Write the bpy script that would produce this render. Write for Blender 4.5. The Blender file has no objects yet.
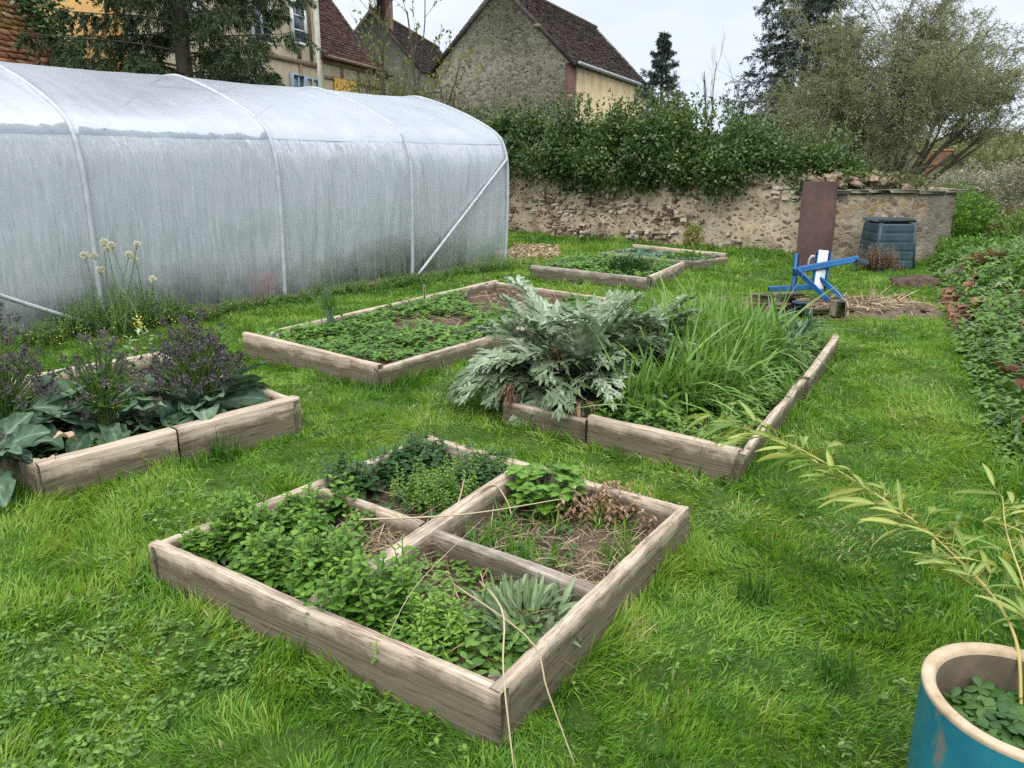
import bpy, math
import numpy as np
from mathutils import Vector

# ------------------------------------------------------------------ camera, sky, sun, exposure
SC = bpy.context.scene
COL = SC.collection
cam_data = bpy.data.cameras.new('camera')
cam = bpy.data.objects.new('camera', cam_data)
COL.objects.link(cam)
cam.location = (0, 0, 1.6)
cam.rotation_euler = (math.radians(90 - 16.14), 0, 0)
cam_data.sensor_width = 36
cam_data.lens = 27.2
cam_data.clip_end = 2000
cam_data.clip_start = 0.05
SC.camera = cam

world = bpy.data.worlds.new('World')
SC.world = world
world.use_nodes = True
wn = world.node_tree.nodes
wl = world.node_tree.links
wn.clear()
SUN_EL, SUN_AZ = math.radians(52), math.radians(186)     # azimuth clockwise from +Y: behind the camera
w_out = wn.new('ShaderNodeOutputWorld')
w_bg = wn.new('ShaderNodeBackground')
w_bg.inputs['Strength'].default_value = 0.1
sky = wn.new('ShaderNodeTexSky')
sky.sky_type = 'NISHITA'
sky.sun_disc = False
sky.sun_elevation = SUN_EL
sky.sun_rotation = SUN_AZ
tc = wn.new('ShaderNodeTexCoord')
sep = wn.new('ShaderNodeSeparateXYZ')
wl.new(tc.outputs['Generated'], sep.inputs[0])
grad = wn.new('ShaderNodeValToRGB')                        # overcast cloud deck: brighter towards the zenith
grad.color_ramp.elements[0].position = 0.0
grad.color_ramp.elements[0].color = (0.60, 0.66, 0.75, 1)
grad.color_ramp.elements[1].position = 1.0
grad.color_ramp.elements[1].color = (1.9, 1.95, 2.05, 1)
e = grad.color_ramp.elements.new(0.22)
e.color = (0.66, 0.71, 0.79, 1)
wl.new(sep.outputs['Z'], grad.inputs[0])
mp = wn.new('ShaderNodeMapping')
mp.inputs['Scale'].default_value = (2.2, 2.2, 9)
wl.new(tc.outputs['Generated'], mp.inputs[0])
cn = wn.new('ShaderNodeTexNoise')
cn.inputs['Scale'].default_value = 1.6
cn.inputs['Detail'].default_value = 5
wl.new(mp.outputs[0], cn.inputs['Vector'])
cr = wn.new('ShaderNodeMapRange')
cr.inputs['From Min'].default_value = 0.3
cr.inputs['From Max'].default_value = 0.7
cr.inputs['To Min'].default_value = 8.7
cr.inputs['To Max'].default_value = 10.7
wl.new(cn.outputs[0], cr.inputs[0])
mul = wn.new('ShaderNodeVectorMath')
mul.operation = 'SCALE'
wl.new(grad.outputs[0], mul.inputs[0])
wl.new(cr.outputs[0], mul.inputs['Scale'])
mix = wn.new('ShaderNodeMixRGB')
mix.inputs[0].default_value = 0.93
wl.new(sky.outputs[0], mix.inputs[1])
wl.new(mul.outputs[0], mix.inputs[2])
wl.new(mix.outputs[0], w_bg.inputs['Color'])
wl.new(w_bg.outputs[0], w_out.inputs[0])

sun_data = bpy.data.lights.new('sun', 'SUN')
sun_data.energy = 1.3
sun_data.angle = math.radians(28)
sun_data.color = (1.0, 0.96, 0.9)
sun = bpy.data.objects.new('sun', sun_data)
COL.objects.link(sun)
sd = Vector((math.sin(SUN_AZ) * math.cos(SUN_EL), math.cos(SUN_AZ) * math.cos(SUN_EL), math.sin(SUN_EL)))
sun.rotation_euler = sd.to_track_quat('Z', 'Y').to_euler()

SC.view_settings.view_transform = 'Standard'
SC.view_settings.look = 'None'
SC.view_settings.exposure = 0.53
SC.view_settings.gamma = 1.0
SC.view_settings.use_curve_mapping = False
SC.render.engine = 'CYCLES'
cy = SC.cycles
cy.use_denoising = False
cy.denoising_prefilter = 'ACCURATE'
cy.max_bounces = 8
cy.diffuse_bounces = 3
cy.glossy_bounces = 2
cy.transmission_bounces = 5
cy.transparent_max_bounces = 8
cy.caustics_reflective = False
cy.caustics_refractive = False
cy.sample_clamp_indirect = 6

# ------------------------------------------------------------------ helpers: noise
def _hash(ix, iy, iz, seed):
    h = (ix * 374761393 + iy * 668265263 + iz * 2147483647 + seed * 1274126177) & 0xFFFFFFFF
    h = ((h ^ (h >> 13)) * 1274126177) & 0xFFFFFFFF
    h = (h ^ (h >> 16)) & 0xFFFFFFFF
    return h.astype(np.float64) / 4294967295.0

def vnoise(p, scale=1.0, seed=0, octaves=1):
    p = np.asarray(p, float) * scale
    if p.shape[-1] == 2:
        p = np.concatenate([p, np.zeros(p.shape[:-1] + (1,))], -1)
    tot = np.zeros(p.shape[:-1]); amp = 1.0; norm = 0
    for o in range(octaves):
        q = np.floor(p).astype(np.int64); f = p - q; f = f * f * (3 - 2 * f)
        r = 0
        for dx in (0, 1):
            for dy in (0, 1):
                for dz in (0, 1):
                    w = (f[..., 0] if dx else 1 - f[..., 0]) * (f[..., 1] if dy else 1 - f[..., 1]) * (f[..., 2] if dz else 1 - f[..., 2])
                    r = r + w * _hash(q[..., 0] + dx, q[..., 1] + dy, q[..., 2] + dz, seed + o * 17)
        tot += amp * r; norm += amp
        amp *= 0.5; p = p * 2.03
    return tot / norm

def unit(v):
    return v / np.maximum(np.linalg.norm(v, axis=-1, keepdims=True), 1e-9)

def inpoly(x, y, poly):
    ins = np.zeros(np.shape(x), bool)
    n = len(poly)
    for i in range(n):
        x1, y1 = poly[i]; x2, y2 = poly[(i + 1) % n]
        c = ((y1 > y) != (y2 > y)) & (x < (x2 - x1) * (y - y1) / (y2 - y1 + 1e-12) + x1)
        ins ^= c
    return ins

# ------------------------------------------------------------------ helpers: meshes
class Acc:
    """collects faces and writes them as ONE mesh object"""
    def __init__(self):
        self.V = []; self.F = []; self.T = []; self.n = 0; self.M = []
    def add(self, V, F, tint=0.5, mi=0):
        V = np.asarray(V, float).reshape(-1, 3); F = np.asarray(F, np.int64)
        self.V.append(V); self.F.append(F + self.n)
        self.T.append(np.broadcast_to(np.asarray(tint, float), (len(V),)))
        self.M.append(np.full(len(F), mi, np.int32))
        self.n += len(V)
        return self
    def build(self, name, mat, parent=None, smooth=False, loc=None):
        V = np.concatenate(self.V); T = np.concatenate(self.T)
        if parent is not None and loc is None:
            loc = parent.location
        off = np.array(loc if loc is not None else (0, 0, 0), float)
        lv = np.concatenate([f.ravel() for f in self.F])
        tot = np.concatenate([np.full(len(f), f.shape[1]) for f in self.F])
        start = np.concatenate([[0], np.cumsum(tot)[:-1]])
        me = bpy.data.meshes.new(name)
        me.vertices.add(len(V)); me.vertices.foreach_set('co', (V - off).ravel().astype(np.float32))
        me.loops.add(len(lv)); me.loops.foreach_set('vertex_index', lv.astype(np.int32))
        me.polygons.add(len(tot))
        me.polygons.foreach_set('loop_start', start.astype(np.int32))
        me.polygons.foreach_set('loop_total', tot.astype(np.int32))
        mats = mat if isinstance(mat, (list, tuple)) else [mat]
        for m in mats: me.materials.append(m)
        if len(mats) > 1: me.polygons.foreach_set('material_index', np.concatenate(self.M))
        if smooth: me.polygons.foreach_set('use_smooth', np.ones(len(tot), bool))
        a = me.attributes.new('tint', 'FLOAT', 'POINT')
        a.data.foreach_set('value', T.astype(np.float32))
        me.update(calc_edges=True)
        ob = bpy.data.objects.new(name, me)
        COL.objects.link(ob)
        if parent is not None:
            ob.parent = parent
        else:
            ob.location = off
        return ob

def ribbons(acc, base, d, side, L, W, prof, droop=0.0, tint=0.5, fold=0.0, wave=0.0, bend=None):
    """N leaves/blades: each a strip along d with half-width W*prof, sagging by droop"""
    base = np.atleast_2d(np.asarray(base, float)); N = len(base)
    d = unit(np.broadcast_to(np.asarray(d, float), (N, 3))); side = np.broadcast_to(np.asarray(side, float), (N, 3))
    side = unit(side - d * np.sum(side * d, -1, keepdims=True))
    nrm = np.cross(side, d)
    L = np.broadcast_to(np.asarray(L, float), (N,)); W = np.broadcast_to(np.asarray(W, float), (N,))
    droop = np.broadcast_to(np.asarray(droop, float), (N,))
    prof = np.asarray(prof, float); K = len(prof)
    t = np.linspace(0, 1, K)
    cen = base[:, None] + d[:, None] * (L[:, None] * t)[..., None]
    cen[..., 2] -= (droop * L)[:, None] * t ** 2
    if bend is not None:
        cen = cen + np.asarray(bend, float)[:, None] * (t ** 2)[None, :, None] * L[:, None, None]
    hw = (W[:, None] * prof)[..., None]
    tn = np.broadcast_to(np.asarray(tint, float), (N,))
    a, b = cen - side[:, None] * hw, cen + side[:, None] * hw
    if wave:
        ph = np.sin(t * 14)[None, :, None] * wave * nrm[:, None] * L[:, None, None]
        a = a + ph; b = b - ph
    if fold:
        up = nrm[:, None] * hw * fold
        V = np.stack([a + up, cen, b + up], 2); c = 3
    else:
        V = np.stack([a, b], 2); c = 2
    i0 = (np.arange(N) * K * c)[:, None, None]
    k = (np.arange(K - 1) * c)[None, :, None]
    q = []
    for j in range(c - 1):
        q.append(np.stack([i0 + k + j, i0 + k + j + 1, i0 + k + c + j + 1, i0 + k + c + j], -1).reshape(-1, 4))
    acc.add(V.reshape(-1, 3), np.concatenate(q), np.repeat(tn, K * c))

def diamonds(acc, p, d, side, L, W, tint=0.5, fold=0.25):
    """small four-point leaves, one face each"""
    p = np.asarray(p, float); N = len(p)
    d = unit(np.broadcast_to(d, (N, 3))); side = unit(side - d * np.sum(side * d, -1, keepdims=True))
    n = np.cross(side, d)
    L = np.broadcast_to(np.asarray(L, float), (N,))[:, None]; W = np.broadcast_to(np.asarray(W, float), (N,))[:, None]
    V = np.stack([p, p + d * L * .45 + side * W + n * W * fold, p + d * L, p + d * L * .45 - side * W + n * W * fold], 1)
    F = np.arange(4 * N).reshape(N, 4)
    acc.add(V.reshape(-1, 3), F, np.repeat(np.broadcast_to(tint, (N,)), 4))

def tubes(acc, P, R, sides=5, tint=0.5, caps=True):
    """P (N,K,3) centre lines, R (N,K) radii"""
    P = np.asarray(P, float)
    if P.ndim == 2: P = P[None]
    N, K, _ = P.shape
    R = np.broadcast_to(np.asarray(R, float), (N, K))
    T = unit(np.gradient(P, axis=1))
    ref = np.where(np.abs(T[..., 2:3]) > 0.8, np.array([1.0, 0.13, 0]), np.array([0.05, 0.02, 1.0]))
    # one reference per tube, so the rings do not twist
    ref = np.broadcast_to(ref[:, K // 2:K // 2 + 1], ref.shape)
    A = unit(np.cross(T, ref)); B = np.cross(T, A)
    th = np.arange(sides) / sides * 2 * math.pi
    ring = A[:, :, None] * np.cos(th)[None, None, :, None] + B[:, :, None] * np.sin(th)[None, None, :, None]
    V = P[:, :, None] + ring * R[:, :, None, None]
    i0 = (np.arange(N) * K * sides)[:, None, None]; k = (np.arange(K - 1) * sides)[None, :, None]
    s = np.arange(sides)[None, None, :]; s2 = (s + 1) % sides
    Q = np.stack([i0 + k + s, i0 + k + s2, i0 + k + sides + s2, i0 + k + sides + s], -1).reshape(-1, 4)
    tn = np.repeat(np.broadcast_to(np.asarray(tint, float), (N,)), K * sides)
    n0 = acc.n
    acc.add(V.reshape(-1, 3), Q, tn)
    if caps and sides >= 4:
        e = (np.arange(N) * K * sides)[:, None] + np.arange(sides)[None]
        acc.F.append(e[:, ::-1] + n0); acc.M.append(np.zeros(N, np.int32))
        acc.F.append(e + (K - 1) * sides + n0); acc.M.append(np.zeros(N, np.int32))

def box(acc, c, size, ax=None, tint=0.5, mi=0):
    """box centred on c, half sizes from size, ax = three axes"""
    c = np.asarray(c, float); s = np.asarray(size, float) / 2
    ax = np.eye(3) if ax is None else np.asarray(ax, float)
    V = np.array([c + ax[0] * s[0] * i + ax[1] * s[1] * j + ax[2] * s[2] * k for k in (-1, 1) for j in (-1, 1) for i in (-1, 1)])
    F = [[0, 2, 3, 1], [4, 5, 7, 6], [0, 1, 5, 4], [2, 6, 7, 3], [0, 4, 6, 2], [1, 3, 7, 5]]
    acc.add(V, F, tint, mi)

def bevbox(acc, c, size, ax=None, b=0.01, tint=0.5, jit=0.0, rng=None):
    """chamfered box (24 corner points)"""
    c = np.asarray(c, float); s = np.asarray(size, float) / 2
    ax = np.eye(3) if ax is None else np.asarray(ax, float)
    pts = []; idx = {}
    for i in (-1, 1):
        for j in (-1, 1):
            for k in (-1, 1):
                for a in range(3):
                    v = np.array([i * (s[0] - b), j * (s[1] - b), k * (s[2] - b)])
                    v[a] += (i, j, k)[a] * b
                    idx[(i, j, k, a)] = len(pts); pts.append(v)
    pts = np.array(pts)
    if jit: pts = pts + rng.normal(0, jit, pts.shape)
    V = c + pts @ ax
    F4 = []
    for a in range(3):
        o = [x for x in range(3) if x != a]
        for sg in (-1, 1):
            cyc = []
            for (p, q) in ((-1, -1), (1, -1), (1, 1), (-1, 1)):
                key = [0, 0, 0]; key[a] = sg; key[o[0]] = p; key[o[1]] = q
                cyc.append(idx[(*key, a)])
            F4.append(cyc if (sg > 0) == (a != 1) else cyc[::-1])
    for a in range(3):
        for b_ in range(a + 1, 3):
            cax = 3 - a - b_
            for sa in (-1, 1):
                for sb in (-1, 1):
                    k1 = [0, 0, 0]; k1[a] = sa; k1[b_] = sb
                    lo = list(k1); lo[cax] = -1; hi = list(k1); hi[cax] = 1
                    F4.append([idx[(*lo, a)], idx[(*lo, b_)], idx[(*hi, b_)], idx[(*hi, a)]])
    F3 = [[idx[(i, j, k, 0)], idx[(i, j, k, 1)], idx[(i, j, k, 2)]] for i in (-1, 1) for j in (-1, 1) for k in (-1, 1)]
    acc.add(V, F4, tint)
    acc.F.append(np.array(F3) + acc.n - 24); acc.M.append(np.zeros(8, np.int32))

def grid(acc, V, tint=0.5, mi=0, flip=False):
    """V (A,B,3) -> quads"""
    A, B, _ = V.shape
    i = np.arange(A - 1)[:, None] * B; j = np.arange(B - 1)[None]
    F = np.stack([i + j, i + j + 1, i + B + j + 1, i + B + j], -1).reshape(-1, 4)
    if flip: F = F[:, ::-1]
    t = tint if np.ndim(tint) == 0 else np.asarray(tint).reshape(-1)
    acc.add(V.reshape(-1, 3), F, t, mi)

def blob(acc, c, r, seed=0, amp=0.25, freq=1.5, nu=16, nv=10, tint=0.5, flat=None):
    """lumpy closed stone/clod"""
    u = np.linspace(0, 2 * math.pi, nu + 1)[:-1]; v = np.linspace(0.02, math.pi - 0.02, nv)
    D = np.stack([np.sin(v)[:, None] * np.cos(u), np.sin(v)[:, None] * np.sin(u), np.broadcast_to(np.cos(v)[:, None], (nv, nu))], -1)
    k = 1 + amp * (vnoise(D + seed * 3.1, freq, seed, 2) - .5) * 2
    V = np.asarray(c, float) + D * k[..., None] * np.asarray(r, float)
    i = np.arange(nv - 1)[:, None] * nu; j = np.arange(nu)[None]; j2 = (j + 1) % nu
    F = np.stack([i + j, i + nu + j, i + nu + j2, i + j2], -1).reshape(-1, 4)
    n0 = acc.n
    acc.add(V.reshape(-1, 3), F, tint)
    acc.F.append(np.arange(nu)[None] + n0); acc.F.append(np.arange(nu)[None, ::-1] + n0 + (nv - 1) * nu)
    acc.M += [np.zeros(1, np.int32)] * 2

def spline(pts, n):
    pts = np.asarray(pts, float)
    K = len(pts); t = np.linspace(0, K - 1, n); i = np.clip(t.astype(int), 0, K - 2); f = (t - i)[:, None]
    g = lambda k: pts[np.clip(k, 0, K - 1)]
    p0, p1, p2, p3 = g(i - 1), g(i), g(i + 1), g(i + 2)
    return .5 * (2 * p1 + (p2 - p0) * f + (2 * p0 - 5 * p1 + 4 * p2 - p3) * f ** 2 + (3 * p1 - p0 - 3 * p2 + p3) * f ** 3)

# ------------------------------------------------------------------ helpers: naming
def tag(o, label=None, cat=None, group=None, kind=None):
    if label: o['label'] = label
    if cat: o['category'] = cat
    if group: o['group'] = group
    if kind: o['kind'] = kind
    return o
def thing(name, loc, label, cat, group=None):
    o = bpy.data.objects.new(name, None); COL.objects.link(o); o.location = loc
    o.empty_display_size = .1
    return tag(o, label, cat, group)

# ------------------------------------------------------------------ helpers: materials
def newmat(name):
    m = bpy.data.materials.new(name); m.use_nodes = True
    nt = m.node_tree; nt.nodes.clear()
    return m, nt, nt.nodes, nt.links
def ramp(n, l, src, stops):
    r = n.new('ShaderNodeValToRGB'); el = r.color_ramp.elements
    while len(el) < len(stops): el.new(0.5)
    for e_, (p, c) in zip(el, stops):
        e_.position = p; e_.color = (*c, 1)
    l.new(src, r.inputs[0]); return r.outputs[0]
def noise(n, l, scale=5, detail=4, vec=None, vscale=None, rough=.6, coord='Object', distort=0):
    if vec is None:
        vec = n.new('ShaderNodeTexCoord').outputs[coord]
    if vscale:
        m_ = n.new('ShaderNodeMapping'); m_.inputs['Scale'].default_value = vscale; l.new(vec, m_.inputs[0]); vec = m_.outputs[0]
    t = n.new('ShaderNodeTexNoise'); t.inputs['Scale'].default_value = scale; t.inputs['Detail'].default_value = detail
    t.inputs['Roughness'].default_value = rough; t.inputs['Distortion'].default_value = distort
    l.new(vec, t.inputs['Vector']); return t.outputs[0]
def mixc(n, l, fac, a, b, mode='MIX'):
    m_ = n.new('ShaderNodeMixRGB'); m_.blend_type = mode
    for i, x in zip((0, 1, 2), (fac, a, b)):
        if isinstance(x, (int, float)): m_.inputs[i].default_value = x
        elif isinstance(x, tuple): m_.inputs[i].default_value = (*x, 1)
        else: l.new(x, m_.inputs[i])
    return m_.outputs[0]
def math_(n, l, op, a, b=0.0, clamp=False):
    m_ = n.new('ShaderNodeMath'); m_.operation = op; m_.use_clamp = clamp
    for i, x in zip((0, 1), (a, b)):
        if isinstance(x, (int, float)): m_.inputs[i].default_value = x
        else: l.new(x, m_.inputs[i])
    return m_.outputs[0]
def bump(n, l, h, strength=.5, dist=.01, normal=None):
    b = n.new('ShaderNodeBump'); b.inputs['Strength'].default_value = strength; b.inputs['Distance'].default_value = dist
    l.new(h, b.inputs['Height'])
    if normal: l.new(normal, b.inputs['Normal'])
    return b.outputs[0]
def surf(m, nt, n, l, col, rough=.8, normal=None, spec=.3, metal=0):
    p = n.new('ShaderNodeBsdfPrincipled'); o = n.new('ShaderNodeOutputMaterial')
    if isinstance(col, tuple): p.inputs['Base Color'].default_value = (*col, 1)
    else: l.new(col, p.inputs['Base Color'])
    if isinstance(rough, (int, float)): p.inputs['Roughness'].default_value = rough
    else: l.new(rough, p.inputs['Roughness'])
    p.inputs['Specular IOR Level'].default_value = spec
    p.inputs['Metallic'].default_value = metal
    if normal: l.new(normal, p.inputs['Normal'])
    l.new(p.outputs[0], o.inputs[0]); return m
def tint_out(n):
    a = n.new('ShaderNodeAttribute'); a.attribute_name = 'tint'; return a.outputs['Fac']

def leaf_mat(name, stops, rough=.5, trans=.3, spec=.35, tcol=None, nscale=0):
    m, nt, n, l = newmat(name)
    c = ramp(n, l, tint_out(n), stops)
    if nscale:
        c = mixc(n, l, .55, c, ramp(n, l, noise(n, l, nscale, 3), [(.3, (.45, .45, .45)), (.7, (1.25, 1.25, 1.2))]), 'MULTIPLY')
    p = n.new('ShaderNodeBsdfPrincipled'); l.new(c, p.inputs['Base Color'])
    p.inputs['Roughness'].default_value = rough; p.inputs['Specular IOR Level'].default_value = spec
    o = n.new('ShaderNodeOutputMaterial')
    if trans:
        t = n.new('ShaderNodeBsdfTranslucent')
        l.new(mixc(n, l, 1.0, c, tcol or (1.2, 1.15, .6), 'MULTIPLY'), t.inputs[0])
        s = n.new('ShaderNodeMixShader'); s.inputs[0].default_value = trans
        l.new(p.outputs[0], s.inputs[1]); l.new(t.outputs[0], s.inputs[2]); l.new(s.outputs[0], o.inputs[0])
    else: l.new(p.outputs[0], o.inputs[0])
    return m

def simple_mat(name, c1, c2, scale=6, rough=.8, bumpd=0.0, spec=.3, metal=0, vscale=None, detail=5):
    m, nt, n, l = newmat(name)
    f = noise(n, l, scale, detail, vscale=vscale)
    c = ramp(n, l, f, [(.32, c1), (.68, c2)])
    return surf(m, nt, n, l, c, rough, bump(n, l, f, .6, bumpd) if bumpd else None, spec, metal)

M = {}
# weathered timber, grain along the plank's own x axis
def wood_mat(name, a, b, c):
    m, nt, n, l = newmat(name)
    g1 = noise(n, l, 1.0, 7, vscale=(3.0, 75, 75), rough=.75, distort=.15)
    g2 = noise(n, l, 1.0, 3, vscale=(1.2, 5, 9))
    col = ramp(n, l, g1, [(.34, a), (.5, b), (.66, c)])
    col = mixc(n, l, .6, col, ramp(n, l, g2, [(.3, (.74, .69, .64)), (.55, (1, 1, 1)), (.75, (1.10, 1.05, 1.0))]), 'MULTIPLY')
    v = n.new('ShaderNodeTexVoronoi'); v.inputs['Scale'].default_value = 1
    mp_ = n.new('ShaderNodeMapping'); mp_.inputs['Scale'].default_value = (2.6, 7, 7)
    l.new(n.new('ShaderNodeTexCoord').outputs['Object'], mp_.inputs[0]); l.new(mp_.outputs[0], v.inputs['Vector'])
    kn = ramp(n, l, v.outputs['Distance'], [(.05, (.16, .11, .08)), (.11, (1, 1, 1))])
    col = mixc(n, l, .85, col, kn, 'MULTIPLY')
    # green-black stain of earth and algae climbing from the ground
    z = n.new('ShaderNodeSeparateXYZ'); l.new(n.new('ShaderNodeTexCoord').outputs['Object'], z.inputs[0])
    zz = math_(n, l, 'ADD', z.outputs['Z'], math_(n, l, 'MULTIPLY', noise(n, l, 6, 5), -.20))
    st = ramp(n, l, zz, [(.0, (1, 1, 1)), (.055, (0, 0, 0))])
    fac = math_(n, l, 'MULTIPLY', st, .8)
    col = mixc(n, l, fac, col, (.10, .085, .05))
    cr_ = ramp(n, l, noise(n, l, 1, 5, vscale=(1.1, 26, 26), distort=.8), [(.475, (1, 1, 1)), (.5, (.18, .13, .10)), (.525, (1, 1, 1))])
    col = mixc(n, l, .65, col, cr_, 'MULTIPLY')
    return surf(m, nt, n, l, col, .88, bump(n, l, g1, .55, .006), .2)
M['wood'] = wood_mat('weathered_timber', (.36, .29, .215), (.52, .43, .33), (.66, .575, .46))
M['wood_grey'] = wood_mat('grey_timber', (.25, .215, .18), (.40, .35, .29), (.52, .47, .40))
M['soil'] = simple_mat('soil', (.035, .024, .016), (.12, .085, .055), 14, .95, .02)
M['straw'] = leaf_mat('straw', [(0, (.15, .105, .06)), (.5, (.33, .255, .15)), (1, (.56, .46, .30))], .8, .1)
M['dry'] = leaf_mat('dry_leaf', [(0, (.12, .07, .04)), (.5, (.30, .19, .11)), (1, (.55, .43, .30))], .85, .15)
M['grass'] = leaf_mat('grass', [(0, (.028, .080, .012)), (.28, (.068, .180, .018)), (.55, (.138, .305, .028)), (.85, (.255, .39, .052)), (.95, (.38, .37, .14)), (1, (.50, .44, .26))], .5, .35, .35)
M['weed'] = leaf_mat('weed_leaf', [(0, (.04, .095, .018)), (.5, (.115, .235, .036)), (1, (.23, .36, .065))], .45, .3, .4)
M['mint'] = leaf_mat('mint_leaf', [(0, (.035, .095, .016)), (.5, (.10, .225, .028)), (1, (.22, .38, .05))], .5, .3)
M['darkleaf'] = leaf_mat('dark_leaf', [(0, (.015, .045, .012)), (.5, (.04, .105, .025)), (1, (.085, .17, .04))], .45, .25)
M['hedge'] = leaf_mat('hedge_leaf', [(0, (.018, .045, .014)), (.45, (.048, .10, .026)), (.8, (.10, .17, .04)), (1, (.22, .27, .09))], .42, .18, .5)
M['yellowleaf'] = leaf_mat('budding_leaf', [(0, (.08, .10, .03)), (.5, (.20, .22, .06)), (1, (.36, .36, .12))], .5, .4)
M['bamboo'] = leaf_mat('bamboo_leaf', [(0, (.10, .19, .04)), (.5, (.22, .32, .07)), (1, (.46, .49, .13))], .45, .35)
M['silver'] = leaf_mat('silver_leaf', [(0, (.075, .115, .055)), (.5, (.185, .25, .140)), (1, (.42, .485, .36))], .65, .15, .25, (1, 1, .8))
M['lamb'] = leaf_mat('woolly_leaf', [(0, (.10, .16, .07)), (.55, (.20, .28, .14)), (1, (.34, .42, .27))], .85, .15, .1, (1, 1, .8))
M['blade'] = leaf_mat('iris_blade', [(0, (.05, .13, .022)), (.5, (.125, .265, .04)), (1, (.28, .42, .12))], .42, .32, .4)
M['leek'] = leaf_mat('leek_blade', [(0, (.05, .11, .06)), (.5, (.11, .20, .12)), (1, (.24, .33, .24))], .5, .15, .3, (1, 1, .8))
M['kale'] = leaf_mat('brassica_leaf', [(0, (.035, .080, .045)), (.5, (.095, .17, .100)), (1, (.28, .37, .26))], .62, .15, .3, (1, 1, .8), nscale=16)
M['purple'] = leaf_mat('purple_bud', [(0, (.052, .045, .050)), (.5, (.105, .090, .098)), (1, (.185, .165, .17))], .8, 0)
M['stem'] = leaf_mat('green_stem', [(0, (.06, .12, .03)), (.5, (.13, .22, .06)), (1, (.26, .34, .13))], .6, .1)
M['petal'] = leaf_mat('yellow_petal', [(0, (.6, .55, .04)), (1, (.8, .75, .12))], .6, .2)
M['whitefluff'] = leaf_mat('white_fluff', [(0, (.55, .55, .42)), (1, (.82, .82, .74))], .9, .2)
M['willow'] = leaf_mat('willow_leaf', [(0, (.11, .135, .05)), (.5, (.235, .27, .11)), (1, (.40, .42, .21))], .6, .3)
M['palebark'] = leaf_mat('grey_twig', [(0, (.08, .076, .052)), (.5, (.18, .175, .118)), (1, (.31, .30, .21))], .9, 0)
M['stones'] = leaf_mat('wall_stone', [(0, (.17, .115, .085)), (.25, (.29, .22, .155)), (.5, (.43, .35, .255)), (.8, (.54, .47, .36)), (1, (.66, .62, .54))], .92, 0, .1, nscale=18)
M['bark'] = simple_mat('bark', (.05, .042, .032), (.14, .12, .09), 9, .9, .02, vscale=(1, 1, .25))
M['twig'] = leaf_mat('twig', [(0, (.04, .036, .024)), (.5, (.11, .105, .062)), (1, (.20, .19, .11))], .9, 0)
M['needle'] = leaf_mat('needle', [(0, (.016, .032, .012)), (.5, (.040, .066, .024)), (1, (.08, .115, .045))], .6, .08)
M['bluneedle'] = leaf_mat('blue_needle', [(0, (.022, .036, .030)), (.5, (.045, .068, .054)), (1, (.08, .11, .085))], .6, .08)
M['olive'] = leaf_mat('olive_leaf', [(0, (.06, .07, .03)), (.5, (.14, .155, .065)), (1, (.25, .26, .12))], .6, .3)
M['metal'] = simple_mat('galvanised', (.36, .39, .41), (.52, .55, .57), 20, .45, 0, .5, .3)
# ------------------------------------------------------------------ ground
def sstep(x): x = np.clip(x, 0, 1); return x * x * (3 - 2 * x)
def bank_edge(y): return 2.05 + (y - 2.5) * .47
BANK_END = 12.2
def terr(x, y):
    x = np.asarray(x, float); y = np.asarray(y, float)
    z = -1.4 * sstep((y - 15.5) / 32) * sstep((x - 5.5) / 4)
    p = np.stack([x, y], -1)
    near = sstep((22 - y) / 6)
    z = z + near * ((vnoise(p, .9, 5) - .5) * .06 + (vnoise(p, 3.3, 6) - .5) * .025)
    m = sstep((x - bank_edge(y)) / 1.1) * sstep((BANK_END - y) / 2.5)
    z = z + m * (.26 + .22 * vnoise(p, 1.6, 9, 2))
    # wall side of the lane beyond the shed: rough rising bank of bushes
    return z - .02
BED_FRONT = [(-.03, 1.85), (.77, 3.07), (-.45, 3.98), (-1.42, 2.73)]
BED_LEFT = [(-1.30, 4.54), (-2.70, 5.74), (-3.68, 4.62), (-2.25, 3.43)]
BED_MID = [(-.97, 5.41), (1.20, 8.30), (-.22, 9.60), (-2.28, 6.40)]
BED_RIGHT = [(1.16, 3.72), (2.85, 6.60), (1.72, 7.68), (-.05, 4.66)]
BED_SMALL = [(1.75, 9.75), (2.50, 11.25), (1.02, 12.45), (.26, 11.0)]
BED_FAR = [(2.72, 11.75), (3.42, 12.35), (2.15, 13.75), (1.42, 12.95)]
TB = np.array((-4.5, 6.8)); TT = np.array((-.11, 12.5))
TL = np.linalg.norm(TT - TB); TU = (TT - TB) / TL; TN = np.array((-TU[1], TU[0]))
def tun(s, w, z=0.0): q = TB + TU * s + TN * w; return np.array((q[0], q[1], z))
TUNNEL = [tuple(tun(-3.6, 0)[:2]), tuple(tun(TL, 0)[:2]), tuple(tun(TL, 4)[:2]), tuple(tun(-3.6, 4)[:2])]

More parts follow.
